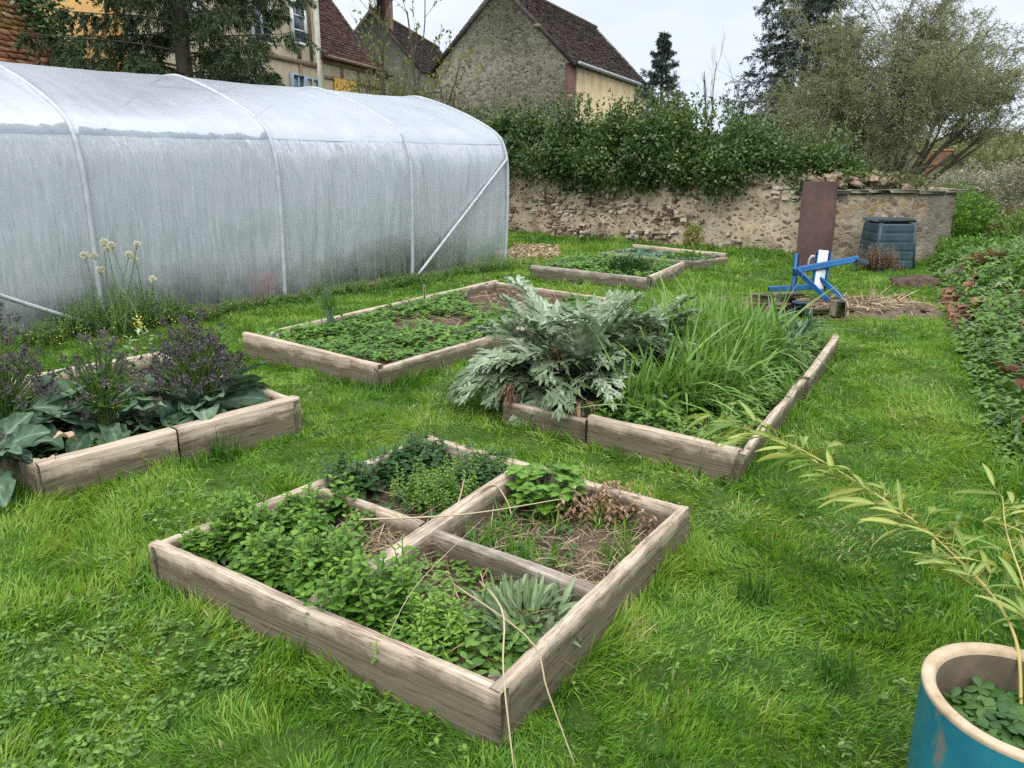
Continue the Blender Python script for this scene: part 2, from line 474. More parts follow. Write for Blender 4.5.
xs = np.unique(np.concatenate([np.linspace(-7, 9, 135), np.linspace(-20, 20, 81), np.linspace(-60, 90, 61), [-200, -120, 130, 200, 300]]))
ys = np.unique(np.concatenate([np.linspace(-1, 14, 126), np.linspace(-6, 30, 73), np.linspace(30, 100, 36), [130, 170, 220, 300, 420], [-15, -30]]))
X, Y = np.meshgrid(xs, ys)
a = Acc(); grid(a, np.stack([X, Y, terr(X, Y)], -1))
m, nt, n, l = newmat('lawn_ground')
g1 = noise(n, l, 2.2, 6); g2 = noise(n, l, 22, 5)
col = ramp(n, l, g1, [(.3, (.032, .066, .013)), (.55, (.060, .11, .020)), (.75, (.11, .145, .038))])
col = mixc(n, l, .6, col, ramp(n, l, g2, [(.3, (.4, .38, .35)), (.7, (1.3, 1.25, 1.1))]), 'MULTIPLY')
M['ground'] = surf(m, nt, n, l, col, .95, bump(n, l, g2, .8, .03), .1)
tag(a.build('ground', M['ground'], smooth=True), kind='structure')

def patch(name, cx, cy, rx, ry, mat, rot=0, seed=0, dz=.004):
    a = Acc(); N, K = 40, 9
    th = np.linspace(0, 2 * math.pi, N); r = np.linspace(0.02, 1, K)
    rr = r[:, None] * (1 + .45 * (vnoise(np.stack([np.cos(th), np.sin(th)], -1) + seed, 1.7, seed, 2) - .5) * 2)[None]
    px, py = rr * np.cos(th) * rx, rr * np.sin(th) * ry
    x = cx + px * math.cos(rot) - py * math.sin(rot); y = cy + px * math.sin(rot) + py * math.cos(rot)
    z = terr(x, y) + dz + .012 * (1 - r[:, None]) ** .5
    grid(a, np.stack([x, y, z], -1))
    return tag(a.build(name, mat, smooth=True), kind='structure')
M['dirt'] = simple_mat('bare_earth', (.06, .043, .03), (.19, .14, .095), 16, .95, .03)
M['chips'] = simple_mat('wood_chips', (.16, .11, .065), (.42, .30, .19), 34, .95, .03)
DIRT = [(3.75, 8.75, 1.25, .55, -.25), (5.3, 10.35, .40, .22, .3)]
patch('earth_patch', *DIRT[0][:4], M['dirt'], DIRT[0][4], 1)
False and patch('earth_patch', *DIRT[1][:4], M['dirt'], DIRT[1][4], 2)
CHIPS = (.3, 14.2, .75, 1.3)
patch('wood_chip_path', *CHIPS, M['chips'], -.3, 3)

# ------------------------------------------------------------------ lawn: one mass of blades
def in_dirt(x, y):
    r = np.zeros(x.shape, bool)
    for cx, cy, rx, ry, rot in DIRT:
        dx, dy = x - cx, y - cy
        px, py = dx * math.cos(rot) + dy * math.sin(rot), -dx * math.sin(rot) + dy * math.cos(rot)
        r |= (px / rx) ** 2 + (py / ry) ** 2 < .75 + .5 * (vnoise(np.stack([x, y], -1), 4, 3) - .5)
    dx, dy = x - CHIPS[0], y - CHIPS[1]
    return r | ((dx / CHIPS[2]) ** 2 + (dy / CHIPS[3]) ** 2 < .7)
def free(x, y, tunnel=True):
    k = np.ones(x.shape, bool)
    for b in (BED_FRONT, BED_LEFT, BED_MID, BED_RIGHT, BED_SMALL, BED_FAR): k &= ~inpoly(x, y, b)
    k &= ~inpoly(x, y, TUNNEL)
    k &= ~((np.abs(x - 1.18) < .23) & (np.abs(y - 1.5) < .23))
    k &= ~in_dirt(x, y)
    return k
def bed_dist(x, y):
    d = np.full(x.shape, 9.0)
    for b in (BED_FRONT, BED_LEFT, BED_MID, BED_RIGHT, BED_SMALL, BED_FAR, TUNNEL):
        for i in range(4):
            p, q = np.array(b[i]), np.array(b[(i + 1) % 4]); e = q - p
            t = np.clip(((x - p[0]) * e[0] + (y - p[1]) * e[1]) / (e @ e), 0, 1)
            d = np.minimum(d, np.hypot(x - p[0] - t * e[0], y - p[1] - t * e[1]))
    return d
lawn = Acc()
rng = np.random.default_rng(11)
def sow(y0, y1, dens, width, hmul, segs, xr=None):
    W = lambda y: .74 * y + .55
    A = (W(y0) + W(y1)) * (y1 - y0); N = int(A * dens)
    y = y0 + (y1 - y0) * rng.random(N) ** .9
    x = (rng.random(N) * 2 - 1) * W(y)
    # draw blades together in tufts
    tx = (vnoise(np.stack([x, y], -1), 9, 21) - .5) * .1; ty = (vnoise(np.stack([x, y], -1), 9, 22) - .5) * .1
    x, y = x + tx, y + ty
    p2 = np.stack([x, y], -1)
    thick = vnoise(p2, 1.4, 31, 2) * .5 + vnoise(p2, 6.5, 32) * .5
    keep = free(x, y) & (x < bank_edge(y) + .25 + rng.normal(0, .12, N)) & (rng.random(N) < .50 + thick * 1.0)
    x, y = x[keep], y[keep]; N = len(x); p2 = p2[keep]; thick = thick[keep]
    bd = bed_dist(x, y)
    big = vnoise(p2, .75, 41, 2); clump = vnoise(p2, 5.0, 42); fine = vnoise(p2, 14, 43)
    h = (.016 + .034 * clump ** 1.3 + .018 * big + .014 * fine) * rng.uniform(.55, 1.35, N) * hmul
    h *= 1 + 1.3 * np.exp(-(bd / .09) ** 2) * (.3 + 1.2 * vnoise(p2, 3.1, 45))                       # unmown fringe along the boards
    wallgrass = sstep((y - 11.5) / 2.5) * vnoise(p2, 1.6, 44)
    h *= 1 + 2.0 * wallgrass
    ang = vnoise(p2, 2.3, 51) * 12 + rng.normal(0, .75, N)
    lean = np.clip(.18 + .95 * vnoise(p2, 4.2, 52) + rng.normal(0, .28, N), .05, 1.35)
    d = np.stack([np.cos(ang) * np.sin(lean), np.sin(ang) * np.sin(lean), np.cos(lean)], -1)
    sa = rng.uniform(0, 6.28, N); side = np.stack([np.cos(sa), np.sin(sa), 0 * sa], -1)
    tint = .15 + .80 * vnoise(p2, 1.1, 61, 3) + .32 * (clump - .5) + .35 * (fine - .5) + rng.normal(0, .13, N)
    tint = np.clip(tint, 0, .87)
    dead = rng.random(N) < .015 + .10 * 1.6 * sstep((vnoise(p2, 2.3, 62, 2) - .58) / .16)
    tint = np.where(dead, rng.uniform(.88, 1, N), tint)
    z = terr(x, y) - .004
    ribbons(lawn, np.stack([x, y, z], -1), d, side, h * rng.uniform(.9, 1.5, N), width * rng.uniform(.6, 1.3, N), segs,
            droop=rng.uniform(.05, .55, N), tint=tint)
P4 = (.8, 1, .75, .05); P3 = (.9, .9, .05)
sow(.95, 2.3, 15000, .0021, 1.0, P4)
sow(2.3, 3.6, 11000, .0024, 1.0, P4)
sow(3.6, 6.0, 6000, .0029, 1.0, P3)
sow(6.0, 9.5, 3000, .0040, 1.05, P3)
sow(9.5, 18.5, 1100, .0065, 1.1, P3)
sow(.95, 3.8, 7500, .0024, .45, P3)
tag(lawn.build('lawn_grass', M['grass']), 'short tufted green grass covering the ground between the raised beds', 'grass', kind='stuff')

# broad-leaved weeds in the lawn, thickest in the near left corner
a = Acc(); N = 15000
y = rng.uniform(1.0, 7.5, N); x = (rng.random(N) * 2 - 1) * (.74 * y + .5)
k = free(x, y) & (rng.random(N) < np.where((x < .1) & (y < 3.6), .75, .14)) & (x < bank_edge(y)) & (vnoise(np.stack([x, y], -1), 2.6, 71, 2) > .50)
x, y = x[k], y[k]
nl = 6; N = len(x) * nl
xx, yy = np.repeat(x, nl), np.repeat(y, nl)
an = rng.uniform(0, 6.28, N); el = rng.uniform(.1, .9, N)
d = np.stack([np.cos(an) * np.cos(el), np.sin(an) * np.cos(el), np.sin(el)], -1)
side = np.stack([-np.sin(an), np.cos(an), 0 * an], -1)
base = np.stack([xx, yy, terr(xx, yy) + rng.uniform(.01, .045, N)], -1)
ribbons(a, base, d, side, rng.uniform(.010, .034, N), rng.uniform(.0035, .0095, N), (.25, .85, 1, .7, .05), droop=.5, tint=np.clip(rng.normal(.5, .22, N), 0, 1), fold=.3)
tag(a.build('lawn_weeds', M['weed']), 'low broad-leaved weeds and clover scattered through the grass', 'weeds', kind='stuff')
# tiny white daisies lying in the grass
# ------------------------------------------------------------------ masonry materials
def rubble_mat(name, mortar1, mortar2, stones, scale, edge, stain=None, soot=None, vs=(1, 1, 1.7), bd=.010):
    m, nt, n, l = newmat(name)
    co = n.new('ShaderNodeTexCoord').outputs['Object']
    wv = noise(n, l, 3.0, 4, vec=co)
    va = n.new('ShaderNodeVectorMath'); va.operation = 'ADD'; l.new(co, va.inputs[0])
    sc = n.new('ShaderNodeVectorMath'); sc.operation = 'SCALE'; sc.inputs['Scale'].default_value = .22
    nt3 = n.new('ShaderNodeTexNoise'); nt3.inputs['Scale'].default_value = 4; l.new(co, nt3.inputs['Vector'])
    l.new(nt3.outputs['Color'], sc.inputs[0]); l.new(sc.outputs[0], va.inputs[1])
    mp_ = n.new('ShaderNodeMapping'); mp_.inputs['Scale'].default_value = vs; l.new(va.outputs[0], mp_.inputs[0])
    v1 = n.new('ShaderNodeTexVoronoi'); v1.inputs['Scale'].default_value = scale; l.new(mp_.outputs[0], v1.inputs['Vector'])
    v2 = n.new('ShaderNodeTexVoronoi'); v2.feature = 'DISTANCE_TO_EDGE'; v2.inputs['Scale'].default_value = scale; l.new(mp_.outputs[0], v2.inputs['Vector'])
    sepc = n.new('ShaderNodeSeparateColor'); l.new(v1.outputs['Color'], sepc.inputs[0])
    stone = ramp(n, l, sepc.outputs[0], stones)
    fine = noise(n, l, 26, 6, vec=co)
    stone = mixc(n, l, .55, stone, ramp(n, l, fine, [(.3, (.6, .6, .6)), (.7, (1.3, 1.3, 1.3))]), 'MULTIPLY')
    mort = ramp(n, l, noise(n, l, 6, 6, vec=co), [(.3, mortar1), (.7, mortar2)])
    # mortar smeared over much of the face: the threshold varies
    thr = math_(n, l, 'ADD', v2.outputs['Distance'], math_(n, l, 'MULTIPLY', math_(n, l, 'SUBTRACT', noise(n, l, 1.6, 5, vec=co), .5), -.35))
    fac = ramp(n, l, thr, [(edge, (0, 0, 0)), (edge + .05, (1, 1, 1))])
    col = mixc(n, l, fac, mort, stone)
    if stain:
        col = mixc(n, l, ramp(n, l, wv, [(.52, (0, 0, 0)), (.68, (.75, .75, .75))]), col, stain)
    if soot:
        s = n.new('ShaderNodeSeparateXYZ'); l.new(co, s.inputs[0])
        e_ = math_(n, l, 'ADD', math_(n, l, 'MULTIPLY', s.outputs['X'], soot[0] * .4), math_(n, l, 'MULTIPLY', noise(n, l, 2.5, 5, vec=co), .48))
        col = mixc(n, l, ramp(n, l, e_, [(soot[1] * .4, (0, 0, 0)), (soot[1] * .4 + .12, (.66, .66, .66))]), col, soot[2])
        lich = ramp(n, l, noise(n, l, 11, 6, vec=co), [(.60, (0, 0, 0)), (.66, (.7, .7, .7))])
        col = mixc(n, l, lich, col, (.33, .32, .29))
    h = math_(n, l, 'ADD', math_(n, l, 'MULTIPLY', fac, .6), math_(n, l, 'MULTIPLY', fine, .5))
    return surf(m, nt, n, l, col, .92, bump(n, l, h, .9, bd), .15)
def plaster(name, a, b, scale=1.5):
    m, nt, n, l = newmat(name)
    f = noise(n, l, scale, 7, rough=.7); s = noise(n, l, 1, 4, vscale=(3, 3, .5))
    col = ramp(n, l, f, [(.3, a), (.7, b)])
    col = mixc(n, l, .5, col, ramp(n, l, s, [(.35, (.72, .70, .67)), (.6, (1, 1, 1))]), 'MULTIPLY')
    return surf(m, nt, n, l, col, .9, bump(n, l, noise(n, l, 14, 6), .4, .02), .15)
def tile_mat(name, stops, moss=(.06, .07, .03), mossf=.35):
    m, nt, n, l = newmat(name)
    c = ramp(n, l, tint_out(n), stops)
    f = noise(n, l, 1.1, 6)
    c = mixc(n, l, .5, c, ramp(n, l, noise(n, l, 9, 5), [(.3, (.6, .6, .6)), (.7, (1.25, 1.25, 1.25))]), 'MULTIPLY')
    c = mixc(n, l, ramp(n, l, f, [(.52, (0, 0, 0)), (.72, (mossf,) * 3)]), c, moss)
    return surf(m, nt, n, l, c, .9, None, .15)
M['barn_stone'] = rubble_mat('barn_flint', (.47, .43, .36), (.66, .61, .52), [(0, (.20, .18, .16)), (.5, (.40, .365, .31)), (.8, (.56, .52, .455)), (1, (.70, .66, .59))], 7.5, .07, vs=(1, 1, 1.4))
M['ochre'] = plaster('ochre_render', (.54, .42, .25), (.68, .55, .35))
M['orange'] = plaster('orange_render', (.50, .29, .10), (.62, .40, .17))
M['cream'] = plaster('cream_render', (.40, .33, .225), (.56, .48, .34))
M['greywall'] = plaster('grey_render', (.19, .185, .165), (.31, .30, .265))
M['beam'] = simple_mat('oak_beam', (.15, .105, .07), (.26, .19, .13), 6, .9, .01)
M['darkboard'] = simple_mat('dark_board', (.04, .032, .028), (.085, .07, .06), 6, .9, .01)
M['quoin'] = simple_mat('brick_quoin', (.085, .05, .04), (.17, .10, .08), 10, .9, .02)
M['pale_stone'] = simple_mat('pale_stone', (.40, .37, .30), (.58, .55, .47), 5, .9, .02)
M['tiles_dark'] = tile_mat('dark_tiles', [(0, (.045, .032, .029)), (.5, (.090, .064, .056)), (1, (.15, .115, .098))])
M['tiles_red'] = tile_mat('red_tiles', [(0, (.072, .040, .036)), (.5, (.115, .064, .056)), (1, (.18, .11, .095))], mossf=.25)
M['tiles_orange'] = tile_mat('orange_tiles', [(0, (.13, .055, .030)), (.5, (.27, .12, .065)), (.85, (.36, .20, .11)), (1, (.42, .33, .22))], (.20, .17, .04), .6)
M['glass'] = simple_mat('window_glass', (.035, .05, .065), (.09, .12, .15), 2, .08, 0, .6)
M['white'] = simple_mat('white_paint', (.62, .63, .63), (.78, .79, .79), 8, .5)
M['yellowwood'] = simple_mat('yellow_shutter', (.46, .25, .045), (.64, .38, .08), 3, .6, .005, vscale=(6, 6, 1))
M['zinc'] = simple_mat('zinc', (.26, .28, .30), (.40, .43, .46), 5, .5, 0, .4, .2)
M['bluepaint_frame'] = simple_mat('dull_blue_paint', (.20, .27, .33), (.30, .37, .43), 5, .6)

Z3 = np.array((0, 0, 1.0))
def v3(p, z=0.0): return np.array((p[0], p[1], z), float)
def tiles(acc, O, u, v, Lu, Lv, tw=.17, th=.12, seed=0, jit=.008):
    rng = np.random.default_rng(seed)
    u, v = unit(np.array(u)), unit(np.array(v)); nn = np.cross(u, v)
    if nn[2] < 0: nn = -nn
    R = int(Lv / th); C = int(Lu / tw) + 2
    r, c = np.meshgrid(np.arange(R), np.arange(C), indexing='ij'); r, c = r.ravel(), c.ravel(); N = len(r)
    u0 = (c - .5 * (r % 2) - .5) * tw; u1 = np.clip(u0 + tw * .97, 0, Lu); u0 = np.clip(u0, 0, Lu)
    k = u1 - u0 > .01; r, u0, u1 = r[k], u0[k], u1[k]; N = len(r)
    sag = .06 * (vnoise(np.stack([u0 * .35, r * th * .35], -1), 1, seed + 5) - .5)
    lo = .042 + sag + rng.normal(0, jit, N); hi = .012 + sag
    s0 = r * th + rng.normal(0, jit, N); s1 = (r + 1.25) * th
    P = lambda uu, ss, h: O + uu[:, None] * u + ss[:, None] * v + h[:, None] * nn
    tilt = rng.normal(0, jit * .7, N)
    A, B, D, E_ = P(u0, s0, lo + tilt), P(u1, s0, lo - tilt), P(u1, s1, hi), P(u0, s1, hi)
    A2, B2 = P(u0, s0, lo - .014), P(u1, s0, lo - .014)
    V = np.stack([A, B, D, E_, A2, B2], 1).reshape(-1, 3); i = np.arange(N)[:, None] * 6
    F = np.concatenate([i + np.array([0, 1, 2, 3]), i + np.array([4, 5, 1, 0])])
    acc.add(V, F, np.repeat(np.clip(rng.normal(.5, .2, N), 0, 1), 6))
def slab(acc, O, u, v, Lu, Lv, t=.08, tint=.3):
    u, v = unit(np.array(u)), unit(np.array(v)); nn = np.cross(u, v); nn = nn if nn[2] > 0 else -nn
    box(acc, O + u * Lu / 2 + v * Lv / 2 - nn * (t / 2 + .01), (Lu, Lv, t), (u, v, nn), tint)
def prism(acc, R, g, dv, w, L, zg, ze, zr):
    R = v3(R); g = v3(g); dv = v3(dv)
    prof = [R + Z3 * zg, R + Z3 * ze, R + g * w / 2 + Z3 * zr, R + g * w + Z3 * ze, R + g * w + Z3 * zg]
    V = prof + [p + dv * L for p in prof]
    acc.add(V[:], [[0, 1, 6, 5], [1, 2, 7, 6], [2, 3, 8, 7], [3, 4, 9, 8], [0, 4, 9, 5]])
    acc.F.append(np.array([[0, 1, 2, 3, 4], [5, 6, 7, 8, 9]]) + acc.n - 10); acc.M.append(np.zeros(2, np.int32))
def house(root, R, g, dv, w, L, zg, ze, zr, wall, tilem, over=.3, eave=.25, seed=0, bargeboard=True, tw=.17, th=.12):
    """wall prism plus two tiled slopes; R = near corner on the side of the eaves we see, g along the gable, dv along the ridge"""
    g = unit(np.array(g)); dv = unit(np.array(dv))
    a = Acc(); prism(a, R, g, dv, w, L, zg, ze - .02, zr - .02); a.build('wall', wall, root)
    a = Acc(); g3, d3 = v3(g), v3(dv); Lv = math.hypot(w / 2, zr - ze)
    for R0, s in ((v3(R), 1), (v3(R) + g3 * w, -1)):
        v = (g3 * s * w / 2 + Z3 * (zr - ze)) / Lv
        O = R0 + Z3 * ze - d3 * over - v * eave + Z3 * .06
        slab(a, O, d3, v, L + 2 * over, Lv + eave)
        tiles(a, O, d3, v, L + 2 * over, Lv + eave + .02, tw, th, seed + s)
    ridge = v3(R) + g3 * w / 2 + Z3 * (zr + .11)
    t = np.linspace(-over, L + over, 30)
    P = ridge + d3 * t[:, None]; P[:, 2] += .03 * (vnoise(np.stack([t, t * 0], -1), .8, seed) - .5)
    tubes(a, P, .10, 7, .55)
    a.build('roof', tilem, root)
    if bargeboard:
        a = Acc()
        for R0, s in ((v3(R), 1), (v3(R) + g3 * w, -1)):
            v = (g3 * s * w / 2 + Z3 * (zr - ze)) / Lv; nn = unit(np.cross(d3, v)); nn = nn if nn[2] > 0 else -nn
            O = R0 + Z3 * ze - d3 * (over + .02) - v * eave
            box(a, O + v * (Lv + eave) / 2 - nn * .02, (.05, Lv + eave, .16), (d3, v, nn))
        a.build('verge_board', M['darkboard'], root)
def window(root, c, along, nn, w, h, nb=1, nh=2, frame='white', proud=.03, name='window'):
    c = np.array(c, float); along = unit(np.array(along)); nn = unit(np.array(nn)); ax = (along, nn, Z3)
    a = Acc(); f = .07
    for s in (-1, 1):
        box(a, c + along * s * (w / 2 - f / 2) + nn * proud, (f, .10, h), ax)
        box(a, c + Z3 * s * (h / 2 - f / 2) + nn * proud, (w - 2 * f, .098, f), ax)
    for i in range(nb): box(a, c + along * ((i + 1) / (nb + 1) - .5) * w + nn * proud, (.05, .08, h - 2 * f), ax)
    for i in range(nh): box(a, c + Z3 * ((i + 1) / (nh + 1) - .5) * h + nn * (proud - .004), (w - 2 * f, .05, .035), ax)
    fr = a.build(name, M[frame], root)
    a = Acc(); box(a, c + nn * (proud - .02), (w - .1, .03, h - .1), ax)
    a.build('pane', M['glass'], fr, loc=root.location)
    return fr

# ------------------------------------------------------------------ the barn behind the hedge
barn = thing('barn', (-.4, 37, 0), 'flint stone barn with dark tiled roof, brick corner and ochre side wall', 'barn')
bR, bg, bd = np.array((2.36, 32.0)), unit(np.array((-.917, .40))), unit(np.array((.40, .917)))
house(barn, bR, bg, bd, 6.0, 11.8, -.5, 5.25, 8.17, M['barn_stone'], M['tiles_dark'], .18, .22, 3)
g3, d3 = v3(bg), v3(bd)
a = Acc(); box(a, v3(bR, 2.35) + g3 * .145 + d3 * .10, (.34, .30, 5.7), (g3, d3, Z3)); a.build('brick_corner', M['quoin'], barn)
a = Acc(); box(a, v3(bR, 2.3) + d3 * 6.0 - g3 * .012, (11.2, .05, 5.5), (d3, g3, Z3)); a.build('rendered_side', M['ochre'], barn)
a = Acc(); t = np.linspace(0, 1, 12)[:, None]
tubes(a, v3(bR, 5.16) - g3 * .28 - d3 * .1 + d3 * 12.2 * t - Z3 * .03 * t, .075, 8); a.build('gutter', M['zinc'], barn)
a = Acc(); box(a, v3(bR, 6.55) + g3 * 1.42 - d3 * .16, (.22, .3, .14), (g3, d3, Z3), .4); a.build('purlin_end', M['beam'], barn)

# ------------------------------------------------------------------ grey gabled house with chimney
gh = thing('gabled_house', (-7.5, 50, 0), 'grey rendered house with steep dark roof and brick chimney', 'house')
hg, hd = unit(np.array((-.99, .14))), unit(np.array((.145, .99)))
hR = np.array((-4.9, 44.7)); house(gh, hR, hg, hd, 5.2, 15, -.5, 6.3, 9.25, M['greywall'], M['tiles_dark'], .2, .25, 5)
rf = [o for o in gh.children if o.name.startswith('roof')][0]
a = Acc(); cc = v3(hR) + v3(hg) * 2.1 + v3(hd) * .75
bevbox(a, cc + Z3 * 9.1, (.75, .55, 1.6), (v3(hg), v3(hd), Z3), .02); bevbox(a, cc + Z3 * 9.93, (.83, .63, .12), (v3(hg), v3(hd), Z3), .02)
a.build('chimney', M['quoin'], rf, loc=gh.location)
for k in (1.3, 2.2): window(gh, v3(hR, 3.3) + v3(hg) * k - v3(hd) * .02, hg.tolist() + [0], (-hd).tolist() + [0], .55, 1.3, 0, 2)

# ------------------------------------------------------------------ long timber-framed house: tall part, low part
wo = np.array((-6.08, 26.0)); wd = unit(np.array((.28, .96))); wn_ = np.array((wd[1], -wd[0]))       # wn_ faces the garden
D3, N3 = v3(wd), v3(wn_)
def wp(t, z, out=0.0): return v3(wo + wd * t + wn_ * out, z)
th_ = thing('timber_house', (-9.5, 21, 0), 'tall cream timber-framed house with white windows behind the spruce', 'house')
house(th_, wo - wd * 8.1, -wn_, wd, 6.5, 8.3, -.5, 7.6, 11.6, M['cream'], M['tiles_red'], .3, .3, 8)
a = Acc(); box(a, wp(.06, 3.5, .012), (.32, .06, 8.1), (D3, N3, Z3)); a.build('stone_corner', M['pale_stone'], th_)
a = Acc()
for z in (4.43, 7.3): box(a, wp(-1.75, z, .018), (3.3, .05, .15), (D3, N3, Z3))
for t_, z0, z1 in ((-1.05, 4.51, 5.0), (-3.1, 4.51, 7.2), (-1.05, 2.0, 4.35), (-.35, 4.51, 7.2)): box(a, wp(t_, (z0 + z1) / 2, .016), (.13, .05, z1 - z0), (D3, N3, Z3))
a.build('timber_frame', M['beam'], th_)
window(th_, wp(-3.0, 5.35, .02), D3, N3, .95, 1.35); window(th_, wp(-1.05, 5.5, .02), D3, N3, .78, 1.2, 0, 2)
window(th_, wp(-1.3, 3.6, .02), D3, N3, .75, .95, 1, 1, 'bluepaint_frame')
a = Acc()
for z in (3.0, 3.5, 4.0): box(a, wp(-.45, z, .03), (.75, .04, .05), (D3, N3, Z3))
for t_ in (-.8, -.45, -.1): box(a, wp(t_, 3.5, .05), (.05, .04, 1.1), (D3, N3, Z3))
a.build('blue_rail', M['bluepaint_frame'], th_)
window(th_, wp(-6.2, 5.3, .02), D3, N3, .9, 1.3)
lh = thing('low_house', (-6.5, 28.5, 0), 'low cream house with red tiled roof and yellow shutter beside the taller one', 'house')
house(lh, wo + wd * .22, -wn_, wd, 6.0, 3.95, -.5, 4.85, 8.9, M['cream'], M['tiles_red'], .06, .25, 12, False)
a = Acc()
for z in (4.6, 4.15): box(a, wp(2.2, z, .014), (3.6, .05, .11), (D3, N3, Z3))
for t_ in (1.55, 2.75): box(a, wp(t_, 4.375, .018), (.12, .05, .34), (D3, N3, Z3))
a.build('timber_frame', M['beam'], lh)
a = Acc()
for i in range(8): box(a, wp(1.05 + i * .19, 3.3, .03), (.17, .05, 1.75), (D3, N3, Z3))
a.build('shutter', M['yellowwood'], lh)
a = Acc(); tubes(a, np.array([wp(.2, 4.72, .3), wp(2, 4.71, .3), wp(4.2, 4.70, .3)]), .06, 7, .5); a.build('gutter', M['beam'], lh)

# end wall of the timber house: orange render seen between the red roof and the spruce
a = Acc(); box(a, wp(-8.125, 3.0, -1.4), (.05, 2.75, 6.4), (D3, N3, Z3)); a.build('orange_end_wall', M['orange'], th_)
a = Acc(); tubes(a, np.array([wp(-8.05, .5, .05), wp(-8.05, 3, .05), wp(-8.05, 7, .05)]), .05, 7); a.build('downpipe', M['zinc'], th_)

# ------------------------------------------------------------------ brown roof with skylight between the houses
bh = thing('brown_roof_house', (-7.5, 38, 0), 'small house with brown mossy roof and one skylight, between two larger houses', 'house')
b0 = np.array((-6.3, 32.5)); house(bh, b0, -wn_, wd, 4.8, 3.5, -.5, 5.2, 7.2, M['greywall'], M['tiles_dark'], .1, .25, 21, False)
a = Acc(); Lv = math.hypot(2.4, 2.0); vv = (v3(-wn_) * 2.4 + Z3 * 2.0) / Lv; nn = unit(np.cross(D3, vv)); nn = nn if nn[2] > 0 else -nn
box(a, v3(b0, 5.28) + D3 * 2.5 + vv * .9 + nn * .08, (.5, .75, .09), (D3, vv, nn)); sk = a.build('skylight', M['zinc'], bh)

# ------------------------------------------------------------------ red-roofed outbuilding at the left edge
rh = thing('outbuilding', (-11, 13, 0), 'outbuilding with old orange-red tiled roof and ivy growing over its edge', 'building')
ro = np.array((-7.95, 15.75)) - wd * 8; house(rh, ro, -wn_, wd, 5.2, 8, -.3, 2.45, 6.3, M['cream'], M['tiles_orange'], .1, .2, 31, False, .2, .13)
rngi = np.random.default_rng(5); a = Acc(); N = 5200
Lv = math.hypot(2.6, 3.85); vv = (v3(-wn_) * 2.6 + Z3 * 3.85) / Lv; nn = unit(np.cross(D3, vv)); nn = nn if nn[2] > 0 else -nn
q = rngi.uniform(-.1, Lv, N); thick = .16 + .22 * vnoise(np.stack([q, q * 0], -1), 1.5, 8)
p = v3(ro + wd * 8, 2.5) + vv * q[:, None] + D3 * (rngi.normal(.0, 1, N) * thick)[:, None] + nn * (np.abs(rngi.normal(0, 1, N)) * thick * .8)[:, None]
p[:, 2] -= np.where(rngi.random(N) < .35, rngi.uniform(0, .9, N), 0)
d = unit(rngi.normal(0, .6, (N, 3)) + nn * .8 + D3 * .4 - Z3 * .4)
diamonds(a, p, d, rngi.normal(0, 1, (N, 3)), rngi.uniform(.06, .11, N), rngi.uniform(.025, .045, N), np.clip(rngi.normal(.38, .2, N), 0, 1))
a.build('ivy', M['hedge'], rh)

# ------------------------------------------------------------------ far house across the field
fh = thing('far_house', (32.5, 62, -1), 'distant pale house with an orange-red roof seen under the bare tree', 'house')
house(fh, np.array((34.6, 60.0)), np.array((-.98, .2)), np.array((.2, .98)), 3.6, 4, -2, .4, 2.2, M['cream'], M['tiles_orange'], .3, .3, 41)
house(fh, np.array((33.4, 66.0)), np.array((-.98, .2)), np.array((.2, .98)), 5.0, 6, -2, 2.0, 4.0, M['cream'], M['tiles_orange'], .3, .3, 42)
window(fh, (33.4, 60.1, -.3), (-.98, .2, 0), (-.2, -.98, 0), .8, 1.1, 1, 0)
